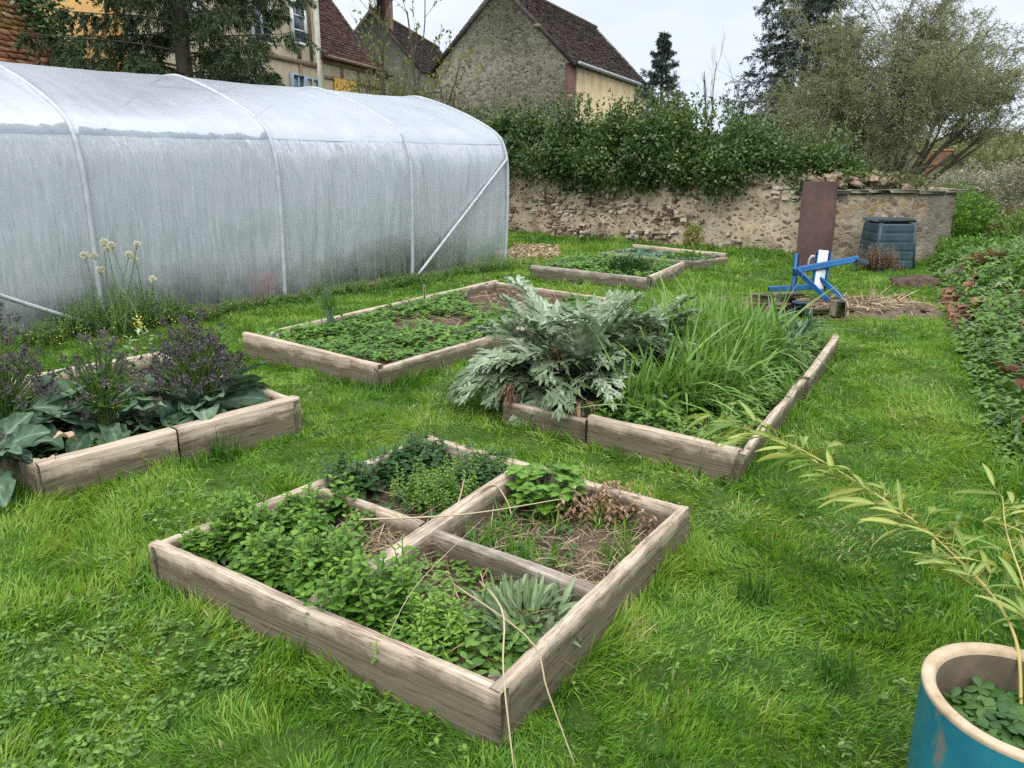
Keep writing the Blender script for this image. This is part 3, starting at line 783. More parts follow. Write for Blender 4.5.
# ------------------------------------------------------------------ polytunnel
def film(name, opac, through, streak=1, patch_=0.0):
    m, nt, n, l = newmat(name)
    co = n.new('ShaderNodeUVMap').outputs[0] if False else n.new('ShaderNodeTexCoord').outputs['Object']
    st = noise(n, l, 1, 3, vec=co, vscale=(40, 40, 2.6) if streak else (2.5, 2.5, 2.5), rough=.6, distort=.8 if streak else .2)
    big = noise(n, l, 1.3, 4, vec=co, distort=.6)
    f = math_(n, l, 'ADD', math_(n, l, 'MULTIPLY', st, .65), math_(n, l, 'MULTIPLY', big, .35))
    col = ramp(n, l, f, [(.30, (.52, .56, .595)), (.5, (.59, .63, .665)), (.70, (.70, .735, .765))] if streak else [(.30, (.42, .47, .54)), (.5, (.52, .575, .65)), (.7, (.62, .67, .74))])
    nb = bump(n, l, math_(n, l, 'ADD', st, math_(n, l, 'MULTIPLY', noise(n, l, 5, 4, vec=co), .6)), .16, .02)
    fold_ = noise(n, l, 1, 3, vec=co, vscale=(3.2, 3.2, .45) if streak else (1.2, 1.2, 1.2), distort=.5)
    nb = bump(n, l, fold_, .45 if streak else .15, .10, nb)
    dif = n.new('ShaderNodeBsdfDiffuse'); l.new(col, dif.inputs[0]); l.new(nb, dif.inputs['Normal'])
    tra = n.new('ShaderNodeBsdfTranslucent'); l.new(col, tra.inputs[0])
    gl = n.new('ShaderNodeBsdfGlossy'); gl.inputs['Roughness'].default_value = .38; l.new(nb, gl.inputs['Normal']); gl.inputs[0].default_value = (.9, .92, .95, 1)
    tp = n.new('ShaderNodeBsdfTransparent'); tp.inputs[0].default_value = (.92, .94, .95, 1)
    m1 = n.new('ShaderNodeMixShader'); m1.inputs[0].default_value = opac; l.new(tra.outputs[0], m1.inputs[1]); l.new(dif.outputs[0], m1.inputs[2])
    m2 = n.new('ShaderNodeMixShader'); zz = n.new('ShaderNodeSeparateXYZ'); l.new(co, zz.inputs[0])
    clr = ramp(n, l, math_(n, l, 'ADD', zz.outputs['Z'], math_(n, l, 'MULTIPLY', noise(n, l, 1.4, 4, vec=co), .8)), [(.35, (.85,) * 3), (1.0, (.03,) * 3)] if streak else [(.0, (0,) * 3), (1, (0,) * 3)])
    patchy = ramp(n, l, noise(n, l, .55, 2, vec=co), [(.50, (0,) * 3), (.52, (patch_,) * 3)])
    l.new(math_(n, l, 'ADD', math_(n, l, 'ADD', clr, patchy), ramp(n, l, f, [(.35, (through * 1.6,) * 3), (.6, (through * .55,) * 3)]), True), m2.inputs[0])
    l.new(m1.outputs[0], m2.inputs[1]); l.new(tp.outputs[0], m2.inputs[2])
    m3 = n.new('ShaderNodeMixShader'); fr = n.new('ShaderNodeFresnel'); fr.inputs[0].default_value = 1.4; l.new(nb, fr.inputs['Normal'])
    l.new(math_(n, l, 'MULTIPLY', fr.outputs[0], .32), m3.inputs[0]); l.new(m2.outputs[0], m3.inputs[1]); l.new(gl.outputs[0], m3.inputs[2])
    o = n.new('ShaderNodeOutputMaterial'); l.new(m3.outputs[0], o.inputs[0])
    return m
M['hooppaint'] = simple_mat('hoop_steel', (.36, .39, .42), (.50, .53, .56), 9, .6, 0, .3)
M['film_side'] = film('misted_film', .62, .12)
M['film_roof'] = film('roof_film', .36, .05, 0, .22)
PROF = np.array([(0, 0), (-.03, .5), (-.05, 1.0), (-.05, 1.5), (0.0, 1.75), (.10, 1.93), (.30, 2.07), (.80, 2.29), (1.30, 2.46), (1.75, 2.58), (2.0, 2.60)])
FULL = np.concatenate([PROF, np.stack([4 - PROF[-2::-1, 0], PROF[-2::-1, 1]], -1)])
def hoop_curve(n, full=True): return spline(FULL if full else PROF, n)
S0 = -3.4
pt = thing('polytunnel', tuple(tun(2, 2)), 'long polytunnel of misted translucent plastic on steel hoops', 'polytunnel')
def sheet(w0, w1, ns, npf, seed, amp, out=0.0):
    """film between two stations of the hoop profile, sagging between hoops and wrinkled"""
    c = spline(FULL, 401); c = c[int(w0 * 400):int(w1 * 400) + 1]
    idx = np.linspace(0, len(c) - 1, npf); i = np.clip(idx.astype(int), 0, len(c) - 2); f = (idx - i)[:, None]
    c = c[i] * (1 - f) + c[i + 1] * f
    tg = unit(np.gradient(c, axis=0)); nr = np.stack([-tg[:, 1], tg[:, 0]], -1)     # outward
    ns = 460; s = np.linspace(S0, TL, ns)
    hp = np.sort(np.array([TL - 2.13 * k for k in range(6)]))
    u = (s[:, None] - hp[None]); near = np.abs(u).min(1)
    sag = -.035 * np.sin(np.clip(near / 1.065, 0, 1) * math.pi / 2) ** 1.0
    sg, pg = np.meshgrid(s, (int(w0 * 400) + np.linspace(0, len(c) - 1, npf)) / 50.0, indexing='ij')
    wr = (vnoise(np.stack([sg * 2.2 + pg * .9, pg * .7], -1), 1, seed, 3) - .5) * amp * 1.4 + (np.abs(vnoise(np.stack([sg * 3.1 - pg * 1.3, pg * .5 + sg * .4], -1), 1, seed + 8, 2) - .5) - .2) * -amp * .9
    diag = (np.abs(vnoise(np.stack([(sg + pg * .45) * 5.5, pg * .35], -1), 1, seed + 3, 2) - .5) - .2) * amp * 1.5 * np.exp(-(near[:, None] / .55) ** 2)
    wgt = 1 - .78 * sstep((c[None, :, 1] - 1.45) / .3)
    off = sag[:, None] * (1 - .4 * sstep((c[None, :, 1] - 1.45) / .3)) + (wr + diag) * wgt + out + .008 * np.exp(-(near[:, None] / .05) ** 2)
    W = c[None, :, 0] + nr[None, :, 0] * off; Zz = c[None, :, 1] + nr[None, :, 1] * off
    xy = TB[None, None] + TU * s[:, None, None] + TN * W[..., None]
    return np.concatenate([xy, Zz[..., None]], -1)
c401 = spline(FULL, 401)
seam = float(np.argmax(c401[:, 1] > 1.90)) / 400
a = Acc(); grid(a, sheet(0, seam - .010, 240, 34, 3, .05)); a.build('side_sheet', M['film_side'], pt, smooth=True)
a = Acc(); grid(a, sheet(1 - seam + .010, 1, 240, 14, 3, .05)); a.build('side_sheet', M['film_side'], pt, smooth=True)
V = sheet(seam - .022, 1 - seam + .022, 240, 90, 3, .05, .008)
a = Acc(); grid(a, V); a.build('roof_sheet', M['film_roof'], pt, smooth=True)
for s in (S0, TL):                                       # end sheets
    c = spline(FULL, 60); a = Acc(); mid = np.stack([np.full(60, 0), np.zeros(60)], -1); mid[:, 0] = c[:, 0]
    k = np.linspace(0, 1, 12)[:, None]
    g_ = np.stack([np.stack([c[:, 0], c[:, 1] * kk], -1) for kk in k[:, 0]], 0)
    xy = TB + TU * (s + .0) + TN * g_[..., 0:1]
    P = np.concatenate([np.broadcast_to(xy, g_.shape[:2] + (2,)), g_[..., 1:2]], -1)
    P = P + v3(TU) * ((vnoise(P, 2.0, 9, 2) - .5) * .06)[..., None]
    grid(a, P); a.build('end_sheet', M['film_side'], pt, smooth=True)
for k in range(6):                                       # hoops just outside the film's line, as they read through it
    s = TL - 2.13 * k - (.02 if k == 0 else 0)
    c = hoop_curve(70); P = np.stack([tun(s, w - .0, z) for w, z in c]); hof = np.where(c[:, 1:2] > 1.95, .006, .016)
    tg = unit(np.gradient(c, axis=0)); P[:, :2] += TN * (-tg[:, 1:2] * hof); P[:, 2] += tg[:, 0] * hof[:, 0]
    a = Acc(); tubes(a, P, .024, 8); a.build('hoop', M['hooppaint'], pt, smooth=True)
for s0, s1, z1 in ((TL - 2.13, TL, 1.62), (-1.75, .36, 1.62)):   # diagonal braces; the left one falls towards its hoop
    a = Acc()
    if s0 > 0: P = np.array([tun(s0 + .06, -.075, .06), tun((s0 + s1) / 2, -.085, .84), tun(s1 - .03, -.07, z1)])
    else: P = np.array([tun(s0, -.07, z1), tun(-.5, -.085, .72), tun(.72, -.075, .06)])
    tubes(a, spline(P, 12), .022, 8); a.build('brace', M['metal'], pt, smooth=True)
for w, z in ((.20, 1.82), (2.0, 2.48), (3.8, 1.82)):     # purlins
    a = Acc(); P = np.stack([tun(s, w, z) for s in np.linspace(S0, TL, 10)]); tubes(a, P, .016, 6); a.build('purlin', M['metal'], pt, smooth=True)
a = Acc(); P = np.stack([tun(s, -.04, .02 + .01 * math.sin(3 * s)) for s in np.linspace(S0, TL, 50)]); tubes(a, P, .03, 6); a.build('ground_rail', M['wood_grey'], pt)

# what shows dimly through the film
a = Acc(); g_ = np.stack(np.meshgrid(np.linspace(S0, TL, 40), np.linspace(.05, 3.95, 20), indexing='ij'), -1)
P = np.stack([tun(s, w) for s, w in g_.reshape(-1, 2)]).reshape(40, 20, 3); P[..., 2] = terr(P[..., 0], P[..., 1]) + .012
grid(a, P); tag(a.build('soil', M['chips'], smooth=True), kind='structure')
rng = np.random.default_rng(3); a = Acc(); N = 3600
s_, w_ = rng.uniform(S0, 6.8, N), rng.choice([.50, .56, .62, .9, 1.9], N) + np.clip(rng.normal(0, .10, N), -.18, .3)
hh = rng.uniform(.2, .7, N) * (1 + .9 * (vnoise(np.stack([s_, w_], -1), .9, 2) > .5))
base = np.stack([tun(x, y, .0) for x, y in zip(s_, w_)])
an = rng.uniform(0, 6.28, N); d = np.stack([np.cos(an) * .22, np.sin(an) * .22, np.full(N, 1.0)], -1)
ribbons(a, base, d, np.stack([-np.sin(an), np.cos(an), an * 0], -1), hh, .022, (.5, 1, .8, .1), droop=.15, tint=rng.random(N))
tag(a.build('tunnel_crops', M['mint']), 'green crops growing inside the polytunnel, dim behind the plastic', 'crops', kind='stuff')
M['red'] = simple_mat('red_plastic', (.45, .03, .04), (.62, .06, .07), 4, .5)
rb = thing('red_bucket', tuple(tun(2.85, .22)), 'red bucket blurred behind the misted polytunnel plastic beside a hoop', 'bucket')
a = Acc(); th2 = np.linspace(0, 2 * math.pi, 25); c0 = tun(2.80, .20, .42)
box(a, c0 - Z3 * .22, (.4, .36, .36), (v3(TU), v3(TN), Z3)); a.build('crate_base', M['dirt'], rb) if False else None
a = Acc(); pr = [(.0, .0), (.13, .0), (.155, .3), (.165, .31), (.15, .31), (.125, .02), (0, .02)]
grid(a, np.array([[[c0[0] + r * math.cos(q), c0[1] + r * math.sin(q), z + .0] for q in th2] for r, z in [(r * 1.0, z + .0) for r, z in pr]])); a.build('pail', M['red'], rb, smooth=True)
a = Acc(); q = np.linspace(0, math.pi, 14); tubes(a, np.stack([c0[0] + .158 * np.cos(q), c0[1] + 0 * q, .3 + .15 * np.sin(q)], -1), .006, 5); a.build('handle', M['red'], rb)

# ------------------------------------------------------------------ garden wall
M['wall'] = rubble_mat('garden_rubble', (.46, .37, .255), (.66, .555, .405), [(0, (.11, .065, .045)), (.35, (.23, .15, .105)), (.6, (.36, .285, .20)), (.85, (.46, .39, .29)), (1, (.58, .54, .46))], 7.2, .15, stain=(.25, .20, .13), vs=(1, 1, 1.9))
M['shedwall'] = rubble_mat('shed_rubble', (.24, .20, .145), (.42, .36, .26), [(0, (.12, .09, .065)), (.5, (.24, .195, .14)), (1, (.44, .40, .32))], 7.5, .10, stain=(.30, .19, .07), soot=(.5, 1.22, (.125, .118, .105)), vs=(1, 1, 1.8))
def rock_wall(name, p0, p1, h, th, mat, parent, seed=0, amp=.05, top=.06):
    p0, p1 = np.array(p0, float), np.array(p1, float); L = np.linalg.norm(p1 - p0); u = (p1 - p0) / L; nn = np.array((u[1], -u[0]))
    nx, nz = int(L / .09) + 2, int(h / .09) + 2
    x = np.linspace(0, L, nx)
    hh = h + top * (vnoise(np.stack([x, x * 0], -1), 2.1, seed, 2) - .5) * 2
    prof = [(0, k) for k in np.linspace(0, 1, nz)] + [(.33 * th, 1.015), (.67 * th, 1.015)] + [(th, k) for k in np.linspace(1, 0, nz)]
    V = np.zeros((nx, len(prof), 3))
    for j, (o, k) in enumerate(prof):
        V[:, j, 0] = x; V[:, j, 1] = o; V[:, j, 2] = k * hh - .12 * (1 - k)
    disp = (vnoise(V, 3.2, seed + 1, 3) - .5) * 2 * amp
    V[:, :, 1] += np.where(np.array([o < th * .5 for o, k in prof])[None], -disp, disp)
    V[:, :, 2] += (vnoise(V, 5, seed + 2) - .5) * .05
    a = Acc(); grid(a, V)
    for e_ in (0, nx - 1):
        a.F.append((np.arange(len(prof)) + e_ * len(prof))[None]); a.M.append(np.zeros(1, np.int32))
    ob = a.build(name, mat, None)
    ob.location = (p0[0], p0[1], 0); ob.rotation_euler = (0, 0, math.atan2(u[1], u[0]))
    if parent: ob.parent = parent; ob.location = Vector((p0[0], p0[1], 0)) - parent.location
    return ob
gw = thing('garden_wall', (2.3, 16.3, 0), 'old rubble garden wall of brown stones and crumbling beige mortar under the hedge', 'wall')
ob = rock_wall('stonework', (5.15, 13.75), (-1.6, 19.75), 1.42, .45, M['wall'], gw, 4)
ob.scale = (1, -1, 1)

shed = thing('stone_shed', (6.2, 13.6, 0), 'low ruined stone shed with a blackened right end and flat stone coping', 'shed')
ob = rock_wall('stonework', (5.12, 12.85), (7.16, 12.82), 1.08, 1.9, M['shedwall'], shed, 14, .03, .01)
ob.scale = (1, 1, 1)
rng = np.random.default_rng(8)
a = Acc()
x = 5.08
while x < 7.2:
    w = rng.uniform(.25, .55); w = min(w, 7.32 - x)
    bevbox(a, (x + w / 2, 13.15 + rng.normal(0, .015), 1.115 + rng.normal(0, .006)), (w - .012, .80, .055), b=.008, tint=.5, jit=.003, rng=rng); x += w
M['coping'] = simple_mat('lichen_coping', (.17, .155, .12), (.36, .33, .25), 9, .95, .02)
a.build('coping', M['coping'], shed)
a = Acc()
for i in range(260):                                     # heap of rubble and mortar on the roof
    x, y = rng.uniform(5.1, 6.95), rng.uniform(12.95, 14.6); hpk = .30 * max(0, 1 - ((x - 5.75) / .95) ** 2) * (1 - ((y - 13.9) / 1.3) ** 2) + .02
    r = rng.uniform(.02, .065) * (1.3 if x < 6.4 else .7)
    bevbox(a, (x, y, 1.13 + rng.uniform(.2, 1) * max(hpk, 0)), (r * 2.4, r * 1.8, r * 1.1), np.linalg.qr(rng.normal(0, 1, (3, 3)) + np.eye(3) * 3)[0], r * .22, .5, r * .12, rng)
blob(a, (5.75, 13.95, 1.12), (.75, .8, .26), 91, .3, 1.8, 26, 12)
a.build('rubble_heap', simple_mat('rubble_heap', (.13, .095, .06), (.38, .30, .195), 9, .95, .03), shed)
a = Acc(); N = 1500                                      # ivy trailing over the heap
x, y = rng.normal(6.2, .42, N), rng.uniform(12.9, 14.4, N); z = 1.15 + rng.uniform(0, .22, N)
diamonds(a, np.stack([x, y, z], -1), rng.normal(0, 1, (N, 3)) + Z3 * .5, rng.normal(0, 1, (N, 3)), rng.uniform(.04, .08, N), rng.uniform(.014, .028, N), np.clip(rng.normal(.4, .25, N), 0, 1))
a.build('ivy', M['olive'], shed)

def face_stones(parent, p0, p1, h, n, seed, sz=(.13, .065), dark=None):
    """separate stones standing a little proud of the mortar"""
    rng = np.random.default_rng(seed); p0, p1 = np.array(p0), np.array(p1); L = np.linalg.norm(p1 - p0); u = (p1 - p0) / L; nn = np.array((u[1], -u[0]))
    if nn[1] > 0: nn = -nn
    a = Acc(); rows = int(h / (sz[1] * 1.25)); used = 0
    for r in range(rows):
        x = rng.uniform(0, .2)
        while x < L - .05:
            w = sz[0] * rng.uniform(.5, 1.7); hh = sz[1] * rng.uniform(.6, 1.25)
            if vnoise(np.array([[x * .9, r * .14]]), 1.6, seed, 2)[0] + rng.normal(0, .10) > .64:
                q = p0 + u * (x + w / 2) + nn * rng.uniform(-.040, -.020); rz = rng.normal(0, .09)
                ax = np.array([v3(u) * math.cos(rz) + Z3 * math.sin(rz), v3(nn), -v3(u) * math.sin(rz) + Z3 * math.cos(rz)])
                t = rng.random() ** (.75 if dark is None or x / L < dark else 3)
                bevbox(a, (q[0], q[1], (r + .55) * sz[1] * 1.25 + rng.normal(0, .014) + .05 * math.sin(x * 1.7 + seed)), (w, .09, hh), ax, min(w, hh) * .2, t, .007, rng)
            x += w + rng.uniform(.01, .05)
    return a.build('stone_facing', M['stones'], parent)
face_stones(gw, (5.10, 13.75), (-1.5, 19.62), 1.32, 0, 61)
False and face_stones(shed, (5.14, 12.84), (7.12, 12.81), 1.02, 0, 62, (.10, .055), .58)

# ------------------------------------------------------------------ evergreen hedge spilling over the wall
hd_ = thing('hedge', (2.3, 16.8, 0), 'dense glossy evergreen hedge spilling over the top of the rubble wall', 'hedge')
rng = np.random.default_rng(21)
h0, h1 = np.array((6.05, 13.55)), np.array((-2.6, 21.0)); hu = unit(h1 - h0); hn = np.array((-hu[1], hu[0]));
if hn[1] > 0: hn = -hn                                   # towards the camera
HL = np.linalg.norm(h1 - h0)
def hedge_top(t): return np.interp(t, [0, .6, 1.3, 2.2, 3.2, 4.2, 6, 8.5, 12], [1.55, 1.72, 1.88, 2.10, 2.34, 2.48, 2.44, 2.45, 2.75]) + .20 * (vnoise(np.stack([t, t * 0], -1), 1.7, 3, 2) - .5) * 2
a = Acc()
lumps = []
for i in range(165):
    t = rng.uniform(0, HL); top = float(hedge_top(np.array(t))); k = rng.random()
    z = 1.15 + (top - 1.35) * k; r = rng.uniform(.24, .46) * (.75 if t < 1.2 else 1)
    o = .62 * math.sin(math.pi * min(1, k * .75 + .25)) * rng.uniform(.15, 1.05)
    if t < 2.2: o *= .75
    lumps.append((*(h0 + hu * t + hn * o * (1 if rng.random() < .72 else -1)), min(z, top - r * .6), r))
lumps = np.array(lumps)
N = 70000
li = rng.integers(0, len(lumps), N); D = unit(rng.normal(0, 1, (N, 3)) + np.array((hn[0], hn[1], .5)) * .35)
rr = lumps[li, 3] * (1 - .45 * rng.random(N) ** 1.6) * (1 + .25 * rng.normal(0, .5, N))
p = lumps[li, :3] + D * rr[:, None] * np.array((1, 1, .85))
dirs = unit(D * .7 + rng.normal(0, .55, (N, 3)) + Z3 * -.10)
tn = np.clip(.55 + .6 * (vnoise(p, 1.6, 12) - .5) + .16 * (rng.random(N) - .5) * 2 + .12 * D[:, 2], 0, .93)
tn = np.where(rng.random(N) < .035, 1, tn)
diamonds(a, p, dirs, rng.normal(0, 1, (N, 3)), rng.uniform(.055, .105, N), rng.uniform(.018, .032, N), tn, .3)
# young upright shoots along the top
N = 430; t = rng.uniform(.3, HL, N); b = h0 + hu * t[:, None] + hn * rng.normal(0, .3, N)[:, None]; zt = hedge_top(t) - .1
for i in range(N):
    h = rng.uniform(.15, .55) if t[i] < 8 else .3
    ln = rng.normal(0, .15, 2); nlf = int(h * 40)
    k = rng.random(nlf)
    pp = np.stack([b[i, 0] + ln[0] * k, b[i, 1] + ln[1] * k, zt[i] + h * k], -1)
    diamonds(a, pp, rng.normal(0, .7, (nlf, 3)) + Z3 * .8, rng.normal(0, 1, (nlf, 3)), rng.uniform(.05, .09, nlf), .02, np.clip(rng.normal(.6, .2, nlf), 0, 1))
a.build('leaves', M['hedge'], hd_)
a = Acc()
for i in range(60):
    t = rng.uniform(0, HL); q = h0 + hu * t; top = float(hedge_top(np.array(t)))
    P = spline([(q[0], q[1], .3), (q[0] + rng.normal(0, .15), q[1] + rng.normal(0, .15), 1.0), (q[0] + rng.normal(0, .4), q[1] + rng.normal(0, .3), top * .8)], 7); tubes(a, P, np.linspace(.035, .01, 7), 5)
a.build('stems', M['twig'], hd_)
# ------------------------------------------------------------------ trees
def paths(base, d, L, K, wig, trop, rng):
    N = len(base); P = np.zeros((N, K, 3)); P[:, 0] = base; cur = unit(np.array(d, float)); L = np.broadcast_to(L, (N,))
    for k in range(1, K):
        cur = unit(cur + rng.normal(0, wig, (N, 3)) + np.array((0, 0, 1.0)) * trop)
        P[:, k] = P[:, k - 1] + cur * (L / (K - 1))[:, None]
    return P
def offshoots(P, n, tmin, ang, rng, along=1.0):
    N, K, _ = P.shape; i = np.repeat(np.arange(N), n); M_ = len(i)
    t = (tmin + (1 - tmin) * rng.random(M_)) * (K - 1); k = np.clip(t.astype(int), 0, K - 2); f = (t - k)[:, None]
    pos = P[i, k] * (1 - f) + P[i, k + 1] * f; tan = unit(P[i, k + 1] - P[i, k])
    r = rng.normal(0, 1, (M_, 3)); perp = unit(r - tan * np.sum(r * tan, -1, keepdims=True))
    a_ = ang * rng.uniform(.6, 1.35, M_)[:, None]
    return pos, unit(tan * np.cos(a_) + perp * np.sin(a_)), t / (K - 1), i
def bare_tree(root, base, dirs, L0, r0, levels, rng, leaf=None, trop0=.04, keep=None):
    """limbs splitting into ever finer twigs; levels: (children, length ratio, angle, points, sides, tropism)"""
    dirs = np.array(dirs, float); N = len(dirs)
    P = paths(np.broadcast_to(base, (N, 3)), dirs, L0, 9, .10, trop0, rng); R = r0 * np.linspace(1, .38, 9)[None] * rng.uniform(.7, 1.1, (N, 1))
    limb, twig = Acc(), Acc(); tubes(limb, P, R, 7); Lc = np.broadcast_to(np.array(L0, float), (N,)); rc = R[:, -1] * 1.0
    for li, (n, lr, ang, K, sides, trop) in enumerate(levels):
        pos, d, t, i = offshoots(P, n, .25 if li == 0 else .2, ang, rng)
        Lc = Lc[i] * lr * rng.uniform(.6, 1.2, len(i)); rc = np.maximum(rc[i] * .62, .0035)
        P = paths(pos, d, Lc, K, .13, trop, rng)
        if keep:
            ok = keep(P[:, -1]) & keep(P[:, 0]); P, Lc, rc, i = P[ok], Lc[ok], rc[ok], i[ok]
        R = rc[:, None] * np.linspace(1, .45, K)[None]
        tubes(limb if li < 1 else twig, P, R, sides, np.clip(rng.normal(.5, .2, len(i)), 0, 1), caps=False)
    limb.build('trunk', M['bark'], root, smooth=True); twig.build('twigs', M['palebark'], root)
    if leaf:
        nper, size, mat, up = leaf
        pos, d, t, i = offshoots(P, nper, .05, 1.0, rng)
        a = Acc(); diamonds(a, pos, d + Z3 * up, rng.normal(0, 1, pos.shape), size * rng.uniform(.6, 1.3, len(pos)), size * .28, np.clip(rng.normal(.5, .22, len(pos)), 0, 1))
        a.build('foliage', mat, root)

def conifer(name, base, H, spread, z0, nb, label, seed, mat, hang=.9, lift=.15, blets=26, nsz=.06, flat=.25, cat='tree', nw=.13, n2=24):
    rng = np.random.default_rng(seed)
    root = thing(name, base, label, cat); b = np.array(base, float)
    a = Acc(); t = np.linspace(0, 1, 12); P = b + np.stack([.05 * np.sin(t * 5), .05 * np.cos(t * 4) - .05, t * H], -1); tubes(a, P, H * .018 * (1 - t) ** .8 + .012, 9)
    k = (np.arange(nb) + rng.random(nb)) / nb; z = z0 + (H - z0) * k ** 1.0
    az = np.arange(nb) * 2.39996 + rng.normal(0, .35, nb); L = spread * (1 - k) ** .8 * rng.uniform(.7, 1.15, nb) + .12
    K = 9; tt = np.linspace(0, 1, K)
    out = np.stack([np.cos(az), np.sin(az)], -1)
    BP = np.zeros((nb, K, 3))
    BP[..., :2] = b[:2] + out[:, None] * (L[:, None] * tt)[..., None]
    BP[..., 2] = b[2] + z[:, None] + (lift * L)[:, None] * (1.6 * tt - 2.6 * tt ** 2 + 1.5 * tt ** 3) * (1 + k[:, None])
    BP[..., :2] += rng.normal(0, .02, (nb, K, 2)) * tt[None, :, None] * 2
    tubes(a, BP, (.008 + .007 * L)[:, None] * np.linspace(1, .25, K)[None], 5, caps=False)
    a.build('trunk', M['bark'], root, smooth=True)
    # side sprays, hanging more the larger the branch
    pos, d, t, i = offshoots(BP, blets, .12, 1.15, rng)
    bl = (.14 + .24 * L[i]) * rng.uniform(.5, 1.15, len(i)) * (1.15 - .55 * t)
    d = d * np.array((1, 1, flat)) + Z3 * (-hang * rng.uniform(.2, 1.1, len(i)))[:, None]
    SP = paths(pos, d, bl, 5, .10, -.12 * hang, rng)
    p2, d2, t2, i2 = offshoots(SP, n2, .0, .75, rng)
    d2 = d2 + Z3 * -.15
    f = Acc()
    tn = np.clip(.35 + .25 * rng.random(len(p2)) + .25 * t2 + .5 * (vnoise(p2, 1.3, seed) - .5), 0, 1)
    diamonds(f, p2, d2, rng.normal(0, 1, p2.shape), nsz * rng.uniform(.7, 1.6, len(p2)), nsz * nw, tn, .2)
    f.build('needles', mat, root)
    return root
conifer('spruce_tree', (-5.75, 14.5, 0), 9.5, 2.3, 2.75, 76, 'dark spruce with drooping branches rising behind the polytunnel', 4, M['needle'], 1.0, .16, 54, .085, .25, 'tree', .12, 44)
conifer('cedar_tree', (8.75, 25.0, -.3), 8.6, 2.9, .9, 112, 'large dark blue-green conifer behind the bare multi-stemmed tree', 7, M['bluneedle'], .35, .30, 34, .10, .45)
conifer('spruce_tree', (5.35, 29.5, -.3), 6.1, 1.15, 2.2, 46, 'small slender young spruce beside the flint barn', 9, M['bluneedle'], .1, .25, 24, .09, .5)

rng = np.random.default_rng(31)
wt = thing('bare_tree', (9.4, 20.0, -.15), 'wide bare multi-stemmed tree with olive twigs behind the stone shed', 'tree')
dirs = [(-1.0, .1, .55), (-.85, -.3, .85), (-.55, .2, 1.1), (-.25, -.2, 1.3), (.1, .2, 1.3), (.4, -.1, 1.15), (.65, .1, .95), (.9, .0, .75), (1.0, -.2, .68), (.95, .2, .60), (.5, .5, .9), (-.5, .6, .8), (.8, -.4, .75), (.25, -.4, 1.1), (-.7, .5, .6)]
bare_tree(wt, (9.4, 20, .45), dirs, np.array([2.6, 2.9, 3.2, 3.4, 3.5, 3.5, 3.4, 3.1, 2.9, 2.7, 2.9, 2.7, 3.1, 3.2, 2.6]), .075,
          [(11, .50, .58, 7, 5, .05), (9, .52, .65, 6, 4, .0), (7, .52, .65, 5, 3, -.05), (4, .55, .7, 4, 3, -.10)], rng, (6, .038, M['willow'], -.1), trop0=.03, keep=lambda q: (q[:, 2] > 1.78 + .10 * (q[:, 0] - 10)) | (q[:, 0] < 10.0))
a = Acc(); tubes(a, spline([(9.4, 20, -.4), (9.38, 20, .1), (9.42, 20, .5)], 6), np.array([.24, .20, .19, .18, .17, .12]), 9); a.build('trunk', M['bark'], wt, smooth=True)
a = Acc(); tubes(a, spline([(9.45, 19.8, 1.15), (10.0, 19.6, 1.42), (10.6, 19.5, 1.5)], 8), np.linspace(.06, .02, 8), 6); a.build('broken_limb', M['twig'], wt)
rng = np.random.default_rng(32)
t3 = thing('thorn_bush', (7.3, 19.3, -.1), 'dense tangle of olive brushwood below and left of the bare tree', 'bush')
dd = unit(rng.normal(0, 1, (13, 3)) * np.array((1.0, .6, .25)) + Z3 * 1.0)
bare_tree(t3, (7.35, 19.3, 0), dd, 1.7, .03, [(9, .6, .6, 6, 4, .04), (8, .55, .65, 5, 3, .02), (6, .6, .7, 4, 3, 0)], rng, (5, .036, M['willow'], .1))
rng = np.random.default_rng(33)
t4 = thing('bare_sapling', (6.6, 28, -.4), 'thin leafless sapling against the sky beside the small spruce', 'tree')
bare_tree(t4, (6.6, 28, -.4), [(-.12, 0, 1), (.05, .05, 1), (.16, 0, 1), (-.04, .1, 1), (.25, 0, 1)], np.array([4.6, 5.2, 4.7, 4.9, 4.2]), .035, [(9, .22, .4, 5, 3, .1), (4, .5, .5, 4, 3, .05)], rng)
rng = np.random.default_rng(34)
t5 = thing('young_pear_tree', (-2.55, 19, 0), 'young fruit tree with sparse yellow-green spring leaves before the gabled house', 'tree')
bare_tree(t5, (-2.55, 19, .3), [(-.22, 0, 1), (.06, .05, 1), (.2, 0, 1), (-.05, .1, 1), (.36, 0, 1)], np.array([4.2, 5.0, 4.5, 4.7, 3.8]), .04, [(8, .25, .55, 5, 3, .12), (4, .5, .6, 4, 3, .05)], rng, (5, .095, M['yellowleaf'], .4))
